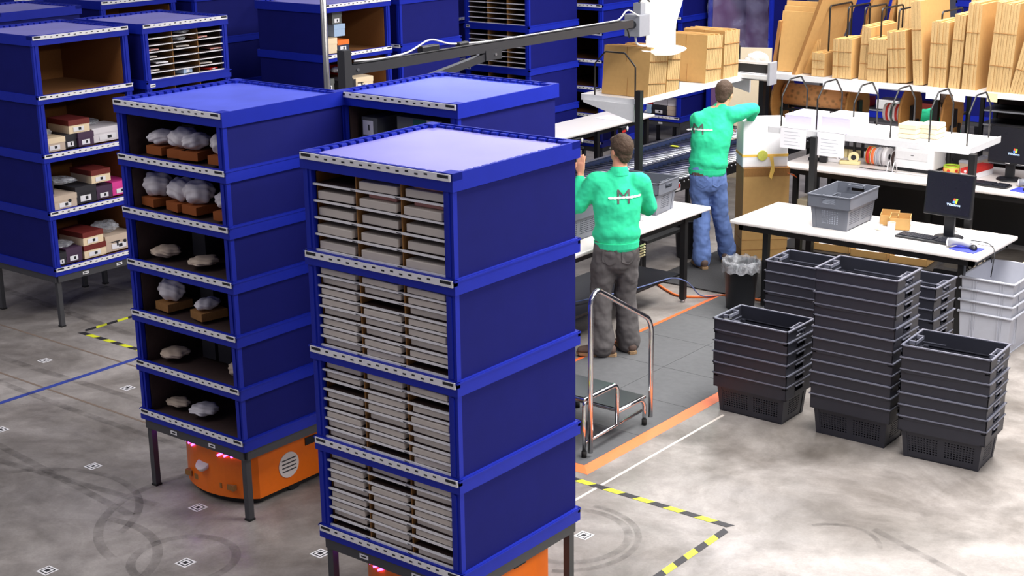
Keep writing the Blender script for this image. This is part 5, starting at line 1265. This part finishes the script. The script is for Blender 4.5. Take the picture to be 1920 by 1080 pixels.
J1 = dict(pelvis=(.015, .0, .94), chest=(.02, .03, 1.24), neck=(.035, .05, 1.51), head=(.045, .07, 1.655), shL=(-.155, .05, 1.405), shR=(.205, .06, 1.40),
          elL=(-.300, .08, 1.20), haL=(-.262, .14, 1.455), elR=(.285, .14, 1.175), haR=(.16, .37, 1.16), hipL=(-.075, 0, .90), hipR=(.105, .02, .90),
          knL=(-.105, .02, .49), knR=(.095, .08, .50), anL=(-.095, -.02, .10), anR=(.125, .10, .10),
          _handL=(.02, .05, 1), _palmL=(.6, .8, 0), _handR=(-.3, .9, -.1), _palmR=(0, .1, -1), _toeL=(-.95, .25, 0), _toeR=(-.3, .95, 0), _curlL=.12, _curlR=.3, _thumbL=1, _thumbR=-1)
P = person('person in a green sweatshirt and charcoal trousers, left hand raised, at the worker table', (-6.35, 9.31, .015), J1, 'green_shirt', 'charcoal', (-.55, .83, .0), 1.08)
shirt_mark(P[1], P[3], P[3]((-.0, 0, 1.27)), RV, 1.0)
b = MB(); 
bk = MB()
for q in range(5): bk.box((0, 0, 0), (.05, .012, .012), 'tape_cream', Matrix.Translation(RV*.20+FV*-.02+Vector((0, 0, .90-q*.022))) @ Matrix.Rotation(-.5, 4, 'Y'))
tag(bk.build('pen_bunch', None, (-6.35, 9.31, .015)), 'bunch of small cream clips at the right hip pocket of the charcoal trousers', 'clips')

J2 = dict(pelvis=(-.045, .02, .97), chest=(-.01, .04, 1.27), neck=(.07, .08, 1.555), head=(.115, .12, 1.665), shL=(-.135, .08, 1.43), shR=(.205, .06, 1.485),
          elL=(-.10, .34, 1.25), haL=(.16, .50, 1.27), elR=(.40, .12, 1.53), haR=(.395, .30, 1.40), hipL=(-.125, .02, .92), hipR=(.045, .04, .92),
          knL=(-.085, .06, .50), knR=(.105, .12, .50), anL=(-.08, .0, .10), anR=(.20, .22, .10),
          _handL=(.8, .3, 0), _palmL=(0, .3, -1), _handR=(.05, .5, -.85), _palmR=(0, 1, .3), _toeL=(-.2, .95, 0), _toeR=(.35, .9, 0), _curlL=.3, _curlR=.25, _thumbL=1, _thumbR=-1)
P = person('person in a green sweatshirt and blue jeans reaching over the white gift box', (-7.10, 12.06, .012), J2, 'green_shirt', 'jeans', (.45, .85, .35), 1.0)
shirt_mark(P[1], P[3], P[3]((-.20, 0, 1.32)), RV, .9)

J3 = dict(pelvis=(-.02, .0, .90), chest=(-.02, .02, 1.03), neck=(.02, -.10, 1.20), head=(.05, -.20, 1.30), shL=(-.15, -.03, 1.13), shR=(.13, -.03, 1.13),
          elL=(-.22, -.10, .98), haL=(-.05, -.26, 1.02), elR=(.20, -.10, .98), haR=(.10, -.26, 1.02), hipL=(-.10, 0, .86), hipR=(.08, 0, .86),
          knL=(-.10, .0, .48), knR=(.08, .0, .48), anL=(-.10, .02, .10), anR=(.10, .02, .10),
          _handL=(.5, -.9, 0), _palmL=(0, 0, -1), _handR=(-.5, -.9, 0), _palmR=(0, 0, -1), _toeL=(-.1, -.95, 0), _toeR=(.1, -.95, 0), _curlL=.3, _curlR=.3, _thumbL=1, _thumbR=-1)
person('person in green seen through the gap behind the wrapping paper rack, head bent', (-6.20, 15.2, -.0), J3, 'green_shirt', 'jeans', (.3, -.8, .5))
